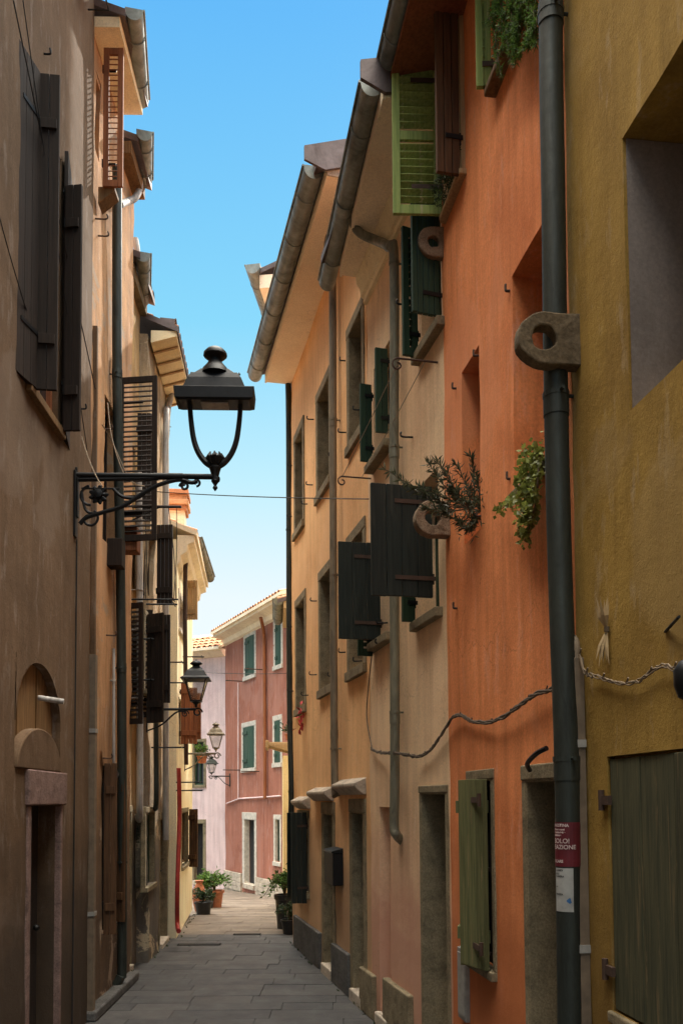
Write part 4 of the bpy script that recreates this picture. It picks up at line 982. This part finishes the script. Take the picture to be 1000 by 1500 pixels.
# ================================================================== STREET LAMPS
def lantern(root, s, mat, glass=True):             # four-sided lantern, origin at its foot, s = width of the hood
    m = MB(); q = R(45); k = s / 1.414
    m.lathe([(k * .98, .86 * s), (k * 1.0, .88 * s), (k * .98, .91 * s), (k * .80, .98 * s), (k * .62, 1.16 * s), (k * .34, 1.28 * s)], 4, None, q)
    m.build('hood', M[mat], root, bevel=.004)
    m = MB(); m.lathe([(k * .32, 1.28 * s), (k * .2, 1.33 * s), (k * .16, 1.37 * s), (k * .30, 1.42 * s), (k * .30, 1.46 * s), (k * .17, 1.53 * s), (k * .05, 1.56 * s), (.004, 1.60 * s)], 12)
    m.build('finial', M[mat], root, smooth=True)
    m = MB(); tw, bw = .36 * s, .17 * s
    for a in (-1, 1):
        for b_ in (-1, 1): m.tube([(a * bw, b_ * bw, .14 * s), (a * tw, b_ * tw, .87 * s)], .022 * s, 6)
    m.box(-bw - .03 * s, bw + .03 * s, -bw - .03 * s, bw + .03 * s, .1 * s, .15 * s)
    m.lathe([(.16 * s, .1 * s), (.1 * s, .04 * s), (.05 * s, 0), (.045 * s, -.08 * s), (.02 * s, -.1 * s)], 10)
    m.build('cage', M[mat], root)
    if glass:
        m = MB(); e = .985; v = [(a * bw * e, b_ * bw * e, .15 * s) for a, b_ in ((-1, -1), (1, -1), (1, 1), (-1, 1))] + [(a * tw * e, b_ * tw * e, .86 * s) for a, b_ in ((-1, -1), (1, -1), (1, 1), (-1, 1))]
        m.add(v, [(i, (i + 1) % 4, (i + 1) % 4 + 4, i + 4) for i in range(4)]); m.build('glass', M['lampglass'], root)
# the big lamp: local x along its arm (away from the wall), z up, origin at the wall plate
pw = L1.p(110, 697); Pw = L1.a + L1.u * pw.x
D8 = Pw.y; sc8 = F / D8
def lampframe(W, u, z, yaw=0): return W.mat(u, z) @ Matrix.Rotation(R(90 + yaw), 4, 'Z')   # local x = out of the wall
lamp = thing('street_lamp', 'large dark wrought iron lamp with open lyre on an ornate wall bracket, nearest the camera', 'street lamp', lampframe(L1, pw.x, pw.z), 'wall street lamps')
u_ = 1 / sc8                                       # metres per photo pixel at the lamp
X = lambda px: (px - 108) * u_
Z = lambda py: (697 - py) * u_
m = MB(); m.box(0, .02, -.045, .045, Z(790), Z(690)); m.box(.02, .035, -.03, .03, Z(760), Z(700))
m.tube([(X(107), 0, Z(785)), (X(112), 0, Z(735)), (X(110), 0, Z(684))], .012, 8)
m.build('wall_plate', M['iron'], lamp, bevel=.004)
m = MB(); m.tube([(0, 0, Z(696)), (X(318), 0, Z(697))], .026, 12); m.tube([(X(112), 0, Z(703)), (X(232), 0, Z(700))], .02, 8)
m.tube([(X(225), 0, Z(697)), (X(268), 0, Z(697))], .031, 12)
m.lathe([(.03, 0), (.034, .02), (.03, .04)], 10, Matrix.Translation((X(318), 0, Z(704)))); m.build('arm', M['iron'], lamp, smooth=True)
def scroll(cx, cz, r0, r1, a0, a1, n=26): return [(X(cx) + (r0 + (r1 - r0) * t / n) * u_ * math.cos(R(a0 + (a1 - a0) * t / n)), 0, Z(cz) + (r0 + (r1 - r0) * t / n) * u_ * math.sin(R(a0 + (a1 - a0) * t / n))) for t in range(n + 1)]
m = MB()
m.tube(curve([(X(116), 0, Z(770)), (X(126), 0, Z(760)), (X(150), 0, Z(752)), (X(180), 0, Z(742)), (X(210), 0, Z(722)), (X(232), 0, Z(710)), (X(262), 0, Z(702)), (X(280), 0, Z(706)), (X(290), 0, Z(704))], 6), [.02] * 49, 8)
m.tube(scroll(132, 728, 16, 13, 100, 270), .013, 8); m.tube(scroll(130, 762, 14, 4, 60, -300), .012, 8); m.tube(scroll(270, 712, 7, 2, 180, -300, 18), .012, 8); m.tube(scroll(288, 706, 6, 2, -90, 250, 18), .011, 8)
m.tube(curve([(X(118), 0, Z(720)), (X(122), 0, Z(742)), (X(128), 0, Z(752)), (X(142), 0, Z(754))], 5), .013, 8)
m.tube(curve([(X(165), 0, Z(716)), (X(178), 0, Z(728)), (X(200), 0, Z(730)), (X(212), 0, Z(722))], 5), .015, 8)
m.tube([(X(118), 0, Z(716)), (X(175), 0, Z(716))], .009, 6)
m.build('scrollwork', M['iron'], lamp, smooth=True)
m = MB()
for i in range(9):
    a = 2 * math.pi * i / 9; m.tube([(X(143), 0, Z(725)), (X(143) + .055 * math.cos(a), .02, Z(725) + .055 * math.sin(a)), (X(143) + .085 * math.cos(a), 0, Z(725) + .085 * math.sin(a))], [.02, .03, .012], 7)
m.lathe([(.004, -.05), (.04, -.04), (.045, 0), (.04, .04), (.004, .05)], 12, Matrix.Translation((X(143), 0, Z(725))) @ Matrix.Rotation(R(90), 4, 'X')); m.build('rosette', M['iron'], lamp, smooth=True)
xc = X(316); T = Matrix.Translation((xc, 0, 0)); q4 = R(45); rt2 = 1.414
m = MB(); m.lathe([(.003, Z(719)), (4 * u_, Z(714)), (2 * u_, Z(710)), (6 * u_, Z(704)), (5 * u_, Z(699)), (7 * u_, Z(690)), (9 * u_, Z(684)), (6 * u_, Z(680)), (10 * u_, Z(674)), (12 * u_, Z(668)), (7 * u_, Z(664)), (2 * u_, Z(660))], 12, T)
for i in range(8):
    a = 2 * math.pi * i / 8; m.tube([(xc + 7 * u_ * math.cos(a), 7 * u_ * math.sin(a), Z(678)), (xc + 12 * u_ * math.cos(a), 12 * u_ * math.sin(a), Z(668)), (xc + 9 * u_ * math.cos(a), 9 * u_ * math.sin(a), Z(661))], [.014, .02, .006], 6)
m.build('pendant', M['iron'], lamp, smooth=True)
for sgn in (-1, 1):
    m = MB(); m.tube(curve([(xc + sgn * 38 * u_, 0, Z(586)), (xc + sgn * 36 * u_, 0, Z(612)), (xc + sgn * 32 * u_, 0, Z(640)), (xc + sgn * 25 * u_, 0, Z(660)), (xc + sgn * 14 * u_, 0, Z(675)), (xc + sgn * 3 * u_, 0, Z(682))], 6), [.022 + .008 * (i / 30) for i in range(31)], 8)
    m.build('lyre_arm', M['iron'], lamp, smooth=True)
m = MB(); hs = 58 * u_
dy = .13; Sc = Matrix.Diagonal((1, dy / hs, 1, 1))
def rbox(m, ax, ay, z0, bx, by, z1):
    m.add([(xc - ax, -ay, z0), (xc + ax, -ay, z0), (xc + ax, ay, z0), (xc - ax, ay, z0), (xc - bx, -by, z1), (xc + bx, -by, z1), (xc + bx, by, z1), (xc - bx, by, z1)], [(0, 1, 2, 3), (4, 5, 6, 7), (0, 1, 5, 4), (1, 2, 6, 5), (2, 3, 7, 6), (3, 0, 4, 7)])
rbox(m, hs, dy, Z(585), hs * 1.03, dy * 1.03, Z(567)); rbox(m, hs * .9, dy * .85, Z(587), hs * .97, dy * .97, Z(585.2))
m.build('brim', M['iron'], lamp, bevel=.006)
m = MB(); rbox(m, 46 * u_, dy * .9, Z(567), 40 * u_, dy * .8, Z(552)); rbox(m, 40 * u_, dy * .8, Z(551.9), 34 * u_, dy * .65, Z(543)); rbox(m, 30 * u_, dy * .6, Z(543.1), 20 * u_, dy * .45, Z(535))
for a in (-1, 1): m.lathe([(.004, -.02), (.012, .01), (.005, .02), (.013, .035), (.003, .055)], 8, Matrix.Translation((xc + a * 36 * u_, 0, Z(545))))
m.build('hood', M['iron'], lamp, bevel=.005)
m = MB(); m.lathe([(22 * u_, Z(540)), (19 * u_, Z(532)), (13 * u_, Z(525)), (10 * u_, Z(520)), (10 * u_, Z(517)), (15 * u_, Z(514)), (18 * u_, Z(511)), (17.5 * u_, Z(507)), (13 * u_, Z(502)), (8 * u_, Z(499)), (.004, Z(497))], 16, T)
m.build('finial', M['iron'], lamp, smooth=True)
m = MB(); m.box(xc - 20 * u_, xc + 20 * u_, -.07, .07, Z(589.5), Z(587.2)); m.build('light_plate', M['grey'], lamp)
# smaller lanterns down the alley
def wall_lamp(W, px, py, axis_px, s, label, mat, name='street_lamp', down=False):
    p = W.p(px, py); P0 = W.a + W.u * p.x
    root = thing(name, label, 'street lamp', lampframe(W, p.x, p.z), 'wall street lamps')
    u2 = P0.y / F; L = abs(axis_px - px) * u2
    m = MB(); m.box(0, .015, -.03, .03, -.3, .08); m.build('wall_plate', M[mat], root)
    m = MB(); m.tube([(0, 0, 0), (L, 0, 0)], .017, 8); m.tube(curve([(0, 0, -.28), (L * .3, 0, -.2), (L * .6, 0, -.04), (L * .8, 0, -.03)], 6), .011, 8)
    m.tube([(L * .78 + .05 * (1 - t / 22) * math.cos(t * .5), 0, -.06 + .05 * (1 - t / 22) * math.sin(t * .5)) for t in range(20)], .009, 6)
    m.tube([(L + .02 + .06 * (1 - t / 30) * math.cos(t * .4), 0, -.04 + .06 * (1 - t / 30) * math.sin(t * .4)) for t in range(20)], .012, 6)
    m.build('arm', M[mat], root, smooth=True)
    hub = bpy.data.objects.new('lantern', None); COL.objects.link(hub); hub.parent = root; hub.location = (L, 0, .06)
    lantern(hub, s, mat)
    return root
wall_lamp(L4, 215, 1039, 287, .37, 'black iron lantern on the left wall, second lamp along the alley', 'iron')
wall_lamp(L5, 270, 1104, 316, .30, 'small bronze lantern on the left wall, third lamp along the alley', 'pipeb')
wall_lamp(WR, 337, 1137, 309, .33, 'small lantern on the red house corner, last lamp down the alley', 'pipe')

# ================================================================== CABLES
def twisted(name, label, pts, r, mat, strands=3, amp=.012, nfreq=26):
    P = curve(pts, 8); root = None; m = MB()
    for s_ in range(strands):
        ph = 2 * math.pi * s_ / strands; Q = []
        for i, p in enumerate(P):
            a = ph + i * .55 + .8 * math.sin(i * .37 + s_); j = Vector((0, random.gauss(0, .0015), random.gauss(0, .0025)))
            Q.append(p + Vector((0, math.cos(a) * amp, math.sin(a) * amp)) + j)
        m.tube(Q, r, 6)
    for k in range(0, len(P), 9):
        m.tube([P[k] + Vector((0, .0, .0)), P[k] + Vector((0, -.03, .02))], .004, 5)
    o = m.build(name, M[mat], None, smooth=True); return tag(o, label, 'cable')
Wc = lambda W, x, y, off: Vector((*(W.a + W.u * W.uz(x, y, off)[0] + W.n * off), W.uz(x, y, off)[1]))
twisted('cable_bundle', 'twisted grey cable bundle strung across orange and pale peach walls', [Wc(WP, 543, 1097, .03), Wc(WP, 556, 1102, .04), Wc(WP, 572, 1103, .09), Wc(WP, 590, 1105, .09), Wc(WP, 612, 1108, .03), Wc(WP, 630, 1098, .03), Wc(WP, 645, 1078, .03), Wc(WO, 662, 1052, .03), Wc(WO, 675, 1048, .03), Wc(WO, 690, 1056, .03), Wc(WO, 716, 1058, .03), Wc(WO, 740, 1048, .03), Wc(WO, 765, 1030, .03), Wc(WO, 785, 1016, .03), Wc(WO, 812, 1008, .025)], .0075, 'cable', amp=.008)
twisted('cable_bundle', 'twisted pale cable sagging across the ochre wall', [Wc(WY, 848, 958, .03), Wc(WY, 856, 984, .03), Wc(WY, 875, 992, .02), Wc(WY, 905, 1001, .02), Wc(WY, 935, 997, .02), Wc(WY, 966, 976, .02), Wc(WY, 1000, 982, .03), Wc(WY, 1060, 975, .03)], .0038, 'cableL', amp=.0065)
def wire(name, label, a, b, sag, r, mat='cabled'):
    a = Vector(a); b = Vector(b); m = MB()
    m.tube([a.lerp(b, t / 16) + Vector((0, 0, -4 * sag * (t / 16) * (1 - t / 16))) for t in range(17)], r, 5)
    return tag(m.build(name, M[mat]), label, 'wire')
wire('overhead_wire', 'thin overhead wire crossing the sky under the large lamp', Wc(L4, 225, 720, .0), Wc(WQ, 540, 731, .02), .02, .006)
wire('overhead_wire', 'thin overhead wire crossing in front of the red house', Wc(L5, 285, 984, .0), Wc(WS, 425, 986, .0), .03, .007)
wire('overhead_wire', 'dark wire slanting over the top shutters of the taupe house', Wc(L1, 20, 0, .1), Wc(L1, 140, 570, .05), .02, .005)
wire('overhead_wire', 'second dark wire slanting down beside the taupe house shutters', Wc(L1, 34, 0, .12), Wc(L1, 128, 660, .05), .02, .004)
wire('overhead_wire', 'slack dark wire low on the taupe wall from the photo edge', Wc(L1, -5, 300, .03), Wc(L1, 62, 520, .03), .05, .004)
wire('lamp_cable', 'pale looping cable running from the wall down to the big lamp bracket', Wc(L1, 120, 640, .05), Wc(L1, 150, 712, .3), .05, .005, 'cableL')
m = MB(); m.tube(curve([Wc(L2, 158, 590, .05), Wc(L2, 164, 640, .12), Wc(L2, 180, 690, .25), Wc(L2, 196, 708, .35), Wc(L2, 212, 712, .40)], 8), .006, 6)
m.tube(curve([Wc(L2, 150, 622, .05), Wc(L2, 166, 650, .12), Wc(L2, 184, 690, .25), Wc(L2, 200, 712, .35)], 8), .005, 6)
tag(m.build('lamp_cable', M['cableL']), 'pair of pale cables curving down beside the dark louvred shutter', 'cable')
m = MB(); m.tube(curve([Wc(WP, 545, 955, .02), Wc(WP, 540, 1000, .02), Wc(WP, 537, 1050, .02), Wc(WP, 545, 1098, .03)], 8), .006, 6)
tag(m.build('hanging_cable', M['cable']), 'thin cable hanging down pale peach wall below the window sill', 'cable')

# ================================================================== PLANTS AND SMALL THINGS
# olive branches in a pot on the slit window ledge of the orange house
op = thing('olive_plant', 'olive branches reaching out over the black shutter from a stone holder', 'plant', WO.mat())
tw = MB(); lf = MB(); base = WO.p(690, 745, .02)
ends = [(565, 688, .62), (590, 705, .5), (628, 680, .34), (640, 676, .30), (655, 690, .28), (668, 680, .2), (690, 670, .12), (698, 700, .1), (640, 725, .3), (625, 745, .3), (650, 750, .25), (676, 770, .15), (695, 760, .08), (700, 735, .1), (662, 722, .2), (610, 712, .4)]
for x, y, off in ends:
    e = WO.loc(at(x, y, WO.p(690, 740, .0).x * 0 + 5.75 + random.uniform(-.1, .15)))
    mid = (base + e) / 2 + Vector((random.gauss(0, .03), random.gauss(0, .03), -.03 + random.gauss(0, .03)))
    C = curve([base, mid, e], 8); tw.tube(C, [.006 * (1 - .8 * i / len(C)) for i in range(len(C))], 5)
    for i in range(5, len(C)):
        for _ in range(6):
            d = (C[i] - C[i - 1]).normalized() + Vector((random.gauss(0, .7), random.gauss(0, .7), random.gauss(0, .7)))
            leaf1(lf, C[i], random.uniform(.04, .075), .2, d.normalized())
leaf_cards(lf, WO.p(692, 745, .06), 150, .055, (.05, .07, .09), .2, .22)
tw.build('branch', M['twig'], op); lf.build('foliage', M['leafo'], op)
# carved stone holder with the hole beside it
ring(HO, 657, 762, .055, .10, 'ring', .26, 0, .26)
# trailing ivy
iv = thing('ivy_plant', 'pale green ivy hanging from window ledge beside the dark downpipe', 'plant', WO.mat())
tw = MB(); lf = MB()
for k in range(9):
    x0 = random.uniform(768, 796); y0 = random.uniform(655, 690); x1 = x0 - random.uniform(0, 25); y1 = random.uniform(740, 812)
    if k == 0: x0, y0, x1, y1 = 770, 720, 730, 748
    pts = [WO.p(x0, y0, .04), WO.p((x0 + x1) / 2 + random.uniform(-4, 4), (y0 + y1) / 2, .07 + random.uniform(0, .04)), WO.p(x1, y1, .05)]
    C = curve(pts, 12); tw.tube(C, .003, 4)
    for c in C:
        for _ in range(3): leaf1(lf, c + Vector((random.gauss(0, .018), random.gauss(0.01, .015), random.gauss(0, .015))), random.uniform(.022, .045), .85, Vector((random.gauss(0, 1), random.gauss(.3, 1), random.gauss(-.5, 1))).normalized())
leaf_cards(lf, WO.p(785, 672, .05), 70, .04, (.05, .03, .05), -.3, .85)
tw.build('stem', M['twig'], iv); lf.build('foliage', M['leafi'], iv)
# rosemary-like plant in the top window
rp = thing('trailing_plant', 'feathery dark green plant filling the top window of the orange house', 'plant', WO.mat())
lf = MB(); tw = MB()
for k in range(46):
    x0 = random.uniform(722, 785); y0 = random.uniform(-50, 50); L_ = random.uniform(30, 75)
    C = curve([WO.p(x0, y0, .03), WO.p(x0 - random.uniform(-4, 9), y0 + L_ * .5, .11), WO.p(x0 - random.uniform(-2, 12), min(y0 + L_, 128 - (x0 - 722) * 1.1), .10)], 8); tw.tube(C, .003, 4)
    for c in C:
        for _ in range(7): leaf1(lf, c, random.uniform(.02, .045), .16, Vector((random.gauss(0, 1), random.gauss(.2, .8), random.gauss(0, 1))).normalized())
tw.build('stem', M['twig'], rp); lf.build('foliage', M['leafg'], rp)
# small sprigs on the brown shutter window
sp_ = thing('window_plant', 'wispy sprigs on the sill between the pale green and brown shutters', 'plant', WO.mat())
lf = MB()
for k in range(30):
    b0 = Vector((random.uniform(o3[0], o3[1]), random.uniform(0, .12), o3[2] + random.uniform(0, .02)))
    C = curve([b0, b0 + Vector((random.gauss(0, .03), .02, .08)), b0 + Vector((random.gauss(0, .05), .04, random.uniform(.1, .2)))], 5)
    for c in C:
        for _ in range(3): leaf1(lf, c, .03, .25, Vector((random.gauss(0, 1), random.gauss(0, 1), random.gauss(.3, 1))).normalized())
lf.build('foliage', M['leafd'], sp_)
# dried palm cross on the ochre wall
dc = thing('dried_palm_bundle', 'dried palm leaf bundle tied in the middle, hanging on the ochre wall', 'decoration', WY.mat())
c = WY.p(888, 922, .015); m = MB()
for k in range(16):
    sgn = 1 if k % 2 else -1; dx = random.uniform(-.05, .05); e = c + Vector((dx, random.uniform(0, .04), sgn * random.uniform(.10, .165)))
    s_ = Vector((.009, .003, 0)); mid = (c + e) / 2 + Vector((dx * .1, .006, 0))
    m.add([c - s_ * .5, c + s_ * .5, mid + s_, e, mid - s_], [(0, 1, 2, 4), (2, 3, 4)])
m.build('leaves', M['straw'], dc)
m = MB(); m.tube([c + Vector((0, 0, -.01)), c + Vector((0, 0, .012))], .011, 10); m.build('knot', M['twig'], dc)
# hanging red ornament
p = Wc(WQ, 440, 1042, .06)
m = MB()
for k in range(26):
    q = p + Vector((random.gauss(0, .025), random.gauss(0, .03), random.uniform(-.30, .1)))
    leaf1(m, q, .09, .5, Vector((random.gauss(0, .5), random.gauss(0, .5), random.gauss(-.5, .8))).normalized())
tag(m.build('hanging_ornament', M['redc']), 'small red and white ornament hanging on the peach wall near its corner', 'ornament')
# lamp at the right photo edge
p = WY.p(1016, 995, .1); rl = thing('wall_lantern', 'black wall lantern cut off by the right edge of the photo', 'wall lamp', WY.mat(p.x, p.z))
m = MB(); m.lathe([(.01, -.075), (.035, -.06), (.048, -.02), (.048, .03), (.03, .06), (.01, .07)], 16, Matrix.Translation((0, .12, 0))); m.build('shade', M['iron'], rl, smooth=True)
m = MB(); m.tube([(.0, 0, .17), (.0, .12, .17), (.0, .12, .09)], .008, 8); m.build('arm', M['iron'], rl)
q = WY.p(985, 921); m = MB(); m.tube([q + Vector((.06, .0, -.0)), q + Vector((-.12, .04, .02))], .006, 6)
o = m.build('iron_rod', M['iron']); o.matrix_world = WY.mat(); tag(o, 'short dark iron rod fixed on the ochre wall above its cable', 'rod')

# ---- posters on the dark downpipe (bent round the pipe)
def on_pipe(name, label, cat, yt, yb, mat, w_ang, rr, shiftx=0):
    c0 = WO.p(829, yt, .085); c1 = WO.p(831.5, yb, .085); return c0, c1
vdir = Vector((830, 0, 0))
def wrap(mb, c0, c1, a0, a1, z0, z1, r, n=10):
    H_ = c0.z - c1.z
    vs = []
    for z in (z0, z1):
        cc = c1.lerp(c0, z)
        for k in range(n + 1):
            a = R(a0 + (a1 - a0) * k / n); vs.append((cc.x + r * math.cos(a), cc.y + r * math.sin(a), cc.z))
    mb.add(vs, [(k, k + 1, n + k + 2, n + k + 1) for k in range(n)])
# angle facing the camera on the pipe, in wall-local coordinates
cpt = WO.p(830, 1240, .085); camv = WO.loc((0, 0, EYE)); ca = math.degrees(math.atan2(camv.y - cpt.y, camv.x - cpt.x))
def frame_text(root, name, mat, txt, size, c0, c1, zf, a_left, r):
    cu = bpy.data.curves.new('t', 'FONT'); cu.body = txt; cu.size = size; cu.resolution_u = 2
    to = bpy.data.objects.new('t', cu); COL.objects.link(to); bpy.context.view_layer.update()
    me = bpy.data.meshes.new_from_object(to.evaluated_get(bpy.context.evaluated_depsgraph_get())); bpy.data.objects.remove(to)
    cc = c1.lerp(c0, zf)
    for v in me.vertices:                          # bend the flat lettering round the pipe; reading direction runs towards larger u..
        a = R(a_left) + v.co.x / r; y = v.co.y
        v.co = (cc.x + r * math.cos(a), cc.y + r * math.sin(a), cc.z + y)
    o = bpy.data.objects.new(name, me); COL.objects.link(o); me.materials.append(mat); o.parent = root; return o
rP = .0592
def pc(z):
    for a_, b_ in zip(PIPELINE, PIPELINE[1:]):
        if min(a_.z, b_.z) <= z <= max(a_.z, b_.z): return a_.lerp(b_, (z - a_.z) / (b_.z - a_.z))
for (nm, lab, yt, yb, mt, rows) in (
    ('poster', 'dark red printed poster with pale lettering wrapped on the dark pipe', 1204, 1268, 'posterR',
     (('INESTINA', .0165, .90), ('i Francescanti', .0100, .82), ('e Solidarietà e', .0100, .755), ('tradizione', .0100, .69), ('SOLO!', .026, .53), ('EAZIONE', .0240, .395), ('CCARE', .0150, .09))),
    ('notice', 'small torn white paper notice with a blue blot below the red poster', 1270, 1333, 'paper',
     (('LUNEDI', .010, .93), ('SOLI', .009, .85), ('CAMERA', .010, .79), ('ore', .008, .56), ('PIAZZA', .010, .38)))):
    root = thing(nm, lab, nm, WO.mat())
    c0 = pc(WO.p(828.5, yt, .085).z); c1 = pc(WO.p(830, yb, .085).z)
    m = MB(); wa = 88 if nm == 'poster' else 45; off = -8 if nm == 'poster' else 22
    # camera sees left side of the pipe on the far-u / outer side
    A0, A1 = (ca - 85, ca + 70) if nm == 'poster' else (ca - 68, ca + 22)
    wrap(m, c0, c1, A0, A1, 0, 1, rP); m.build('sheet', M[mt], root)
    for t_, sz, zf in rows:
        # text must run left to right for the camera: angle decreases along the text
        cu_left = ca + (-74 if nm == 'poster' else -62)
        cu = bpy.data.curves.new('t', 'FONT'); cu.body = t_; cu.size = sz * 1.15; cu.offset = .0005
        to = bpy.data.objects.new('t', cu); COL.objects.link(to)
        me = bpy.data.meshes.new_from_object(to.evaluated_get(bpy.context.evaluated_depsgraph_get())); bpy.data.objects.remove(to)
        cc = c1.lerp(c0, zf); r = rP + .0012
        for v in me.vertices:
            x, y = v.co.x, v.co.y; a = R(cu_left) + x / r; v.co = (cc.x + r * math.cos(a), cc.y + r * math.sin(a), cc.z + y)
        o = bpy.data.objects.new('lettering', me); COL.objects.link(o); me.materials.append(M['textw' if nm == 'poster' else 'inkd']); o.parent = root
    if nm == 'notice':
        m = MB(); cc = c1.lerp(c0, .25); n = 14; r = rP + .0012; vs = []
        for k in range(n):
            a = 2 * math.pi * k / n; q = .013 * random.uniform(.6, 1.2); ang = R(ca + 2) + q * math.cos(a) / r; vs.append((cc.x + r * math.cos(ang), cc.y + r * math.sin(ang), cc.z + q * math.sin(a)))
        m.add(vs, [tuple(range(n))]); m.build('ink_blot', M['ink'], root)

# ---- potted plants
def pot_plant(name, label, px, py, D, pr, ph, fr, fh, mat, potm='pot', n=500, ls=.07, asp=.4, group='potted plants along the alley', trail=0):
    P = at(px, py, D); z = gz(D); root = thing(name, label, 'potted plant', Matrix.Translation((P.x, D, z)), group)
    m = MB(); m.lathe([(pr * .75, 0), (pr * .95, ph * .85), (pr * 1.08, ph * .86), (pr * 1.08, ph), (pr * .9, ph), (pr * .85, ph * .9)], 18); m.build('pot', M[potm], root, smooth=True)
    m = MB(); tw = MB()
    for k in range(26):
        a = random.uniform(0, 6.28); rr = fr * random.uniform(.2, 1); hh = ph + fh * random.uniform(.35, 1) * (1.1 - .5 * rr / fr) - (trail * random.random() if rr > fr * .7 else 0)
        C = curve([(0, 0, ph * .9), (rr * .35 * math.cos(a), rr * .35 * math.sin(a), ph + fh * .5), (rr * math.cos(a), rr * math.sin(a), hh)], 6); tw.tube(C, .005, 4)
        for c in C[4:]:
            for _ in range(max(1, n // 230)):
                leaf1(m, c + Vector((random.gauss(0, .03), random.gauss(0, .03), random.gauss(0, .03))), ls * random.uniform(.6, 1.2), asp, Vector((random.gauss(math.cos(a), .8), random.gauss(math.sin(a), .8), random.gauss(.1, .8))).normalized())
    tw.build('stem', M['twig'], root); m.build('foliage', M[mat], root)
    return root
pot_plant('potted_plant', 'low bushy plant in a black pot, front of the left pot group', 298, 1330, 17.2, .17, .24, .26, .28, 'leafd', n=700)
pot_plant('potted_plant', 'bright leafy plant in a terracotta pot behind the black pot', 314, 1310, 19.0, .2, .36, .34, .50, 'leafg', 'terracotta', n=900, ls=.1)
pot_plant('potted_plant', 'tallest green plant beside the left wall end', 304, 1305, 18.8, .15, .3, .25, .5, 'leafg', 'pot', n=700, ls=.09)
am = thing('terracotta_jar', 'slim terracotta jar standing among plants at the left wall', 'jar', Matrix.Translation((at(292, 1300, 17.9).x - .0, 17.9, gz(17.9))))
m = MB(); m.lathe([(.08, 0), (.13, .2), (.14, .38), (.09, .5), (.06, .56), (.09, .62), (.07, .62)], 16); m.build('body', M['terracotta'], am, smooth=True)
pot_plant('potted_plant', 'bushy overhanging green plant in a tall pot at the right corner', 417, 1350, 14.6, .16, .55, .36, .5, 'leafg', 'pot', n=1100, ls=.07, trail=.35)
pot_plant('potted_plant', 'dark low plant in front of the taller one at right corner', 424, 1375, 14.0, .13, .22, .20, .3, 'leafd', 'pot', n=800, ls=.06)
pot_plant('potted_plant', 'small spiky plant on the ledge above the corner canopy', 424, 1085, 17.6, .1, .12, .2, .22, 'leafd', 'terracotta', n=300).location.z = c0.z * 0 + at(424, 1084, 17.6).z
pw_ = pot_plant('potted_plant', 'green plant hung against the sunlit left wall', 291, 1120, 16.9, .1, .14, .13, .25, 'leafg', 'terracotta', n=300); pw_.location = (L5.a.x + .2, 16.9, at(290, 1118, 16.9).z)
# antenna
an = at(241, 685, 13.0); m = MB(); m.tube([(0, 0, 0), (0, 0, .75)], .012, 6)
for k in range(3): m.tube([(-.1 + .02 * k, 0, .72 - k * .06), (.1 - .02 * k, 0, .72 - k * .06)], .006, 5)
o = m.build('antenna', M['grey']); o.location = (an.x, 13.0, an.z - .1); tag(o, 'thin television antenna above the left roofs', 'antenna')

# ================================================================== LIGHT
AZ, EL = 23.0, 40.0                                # sun ahead, a little to the right
w = bpy.data.worlds.new('World'); sc.world = w; w.use_nodes = True; nt = w.node_tree
bg = nt.nodes['Background']; sky = nt.nodes.new('ShaderNodeTexSky'); sky.sky_type = 'NISHITA'; sky.sun_disc = False
sky.sun_elevation = R(EL); sky.sun_rotation = R(AZ); sky.air_density = 1.0; sky.dust_density = .2; sky.ozone_density = 2.0
hs = nt.nodes.new('ShaderNodeHueSaturation'); hs.inputs['Saturation'].default_value = 1.25; hs.inputs['Hue'].default_value = .485; nt.links.new(sky.outputs[0], hs.inputs['Color'])
# bright band added around the zenith, above the view, as fill for the alley
tc = N(nt, 'ShaderNodeTexCoord'); sp = N(nt, 'ShaderNodeSeparateXYZ'); nt.links.new(tc.outputs['Generated'], sp.inputs[0])
cf = ramp(nt, sp.outputs[2], [(.74, (0, 0, 0)), (.91, (1, 1, 1))])
cl_ = ramp(nt, tex(nt, tc.outputs['Generated'], 2.5, 6, .6), [(.3, (.75, .75, .75)), (.7, (1.2, 1.2, 1.2))])
cf = mix(nt, 1.0, cf, cl_, 'MULTIPLY')
ZENITH_FILL = 110.0
cc_ = mix(nt, 1.0, cf, (1.0, .90, .74), 'MULTIPLY')
vm = N(nt, 'ShaderNodeVectorMath', operation='SCALE'); nt.links.new(cc_, vm.inputs[0]); vm.inputs['Scale'].default_value = ZENITH_FILL
va = N(nt, 'ShaderNodeVectorMath', operation='ADD'); g_ = ramp(nt, sp.outputs[2], [(0, (1.0, 1.0, 1.0)), (.22, (.93, .99, 1.0)), (.34, (.60, .92, 1.0)), (.48, (.27, .74, 1.0)), (.68, (.13, .52, 1.0))])
gv = N(nt, 'ShaderNodeVectorMath', operation='SCALE'); nt.links.new(g_, gv.inputs[0]); gv.inputs['Scale'].default_value = 1 / .15
gm = mix(nt, .86, hs.outputs[0], gv.outputs[0]); nt.links.new(gm, va.inputs[0]); nt.links.new(vm.outputs[0], va.inputs[1])
nt.links.new(va.outputs[0], bg.inputs[0]); bg.inputs[1].default_value = .15
sd = bpy.data.lights.new('sun', 'SUN'); sd.energy = 5; sd.angle = R(.5); sd.color = (1, .93, .82)
s = bpy.data.objects.new('sun', sd); COL.objects.link(s)
dirv = Vector((math.sin(R(AZ)) * math.cos(R(EL)), math.cos(R(AZ)) * math.cos(R(EL)), math.sin(R(EL))))
s.rotation_euler = dirv.to_track_quat('Z', 'Y').to_euler()
sc.view_settings.view_transform = 'Standard'; sc.view_settings.look = 'None'; sc.view_settings.exposure = 0; sc.view_settings.gamma = 1
sc.cycles.max_bounces = 10; sc.cycles.diffuse_bounces = 6
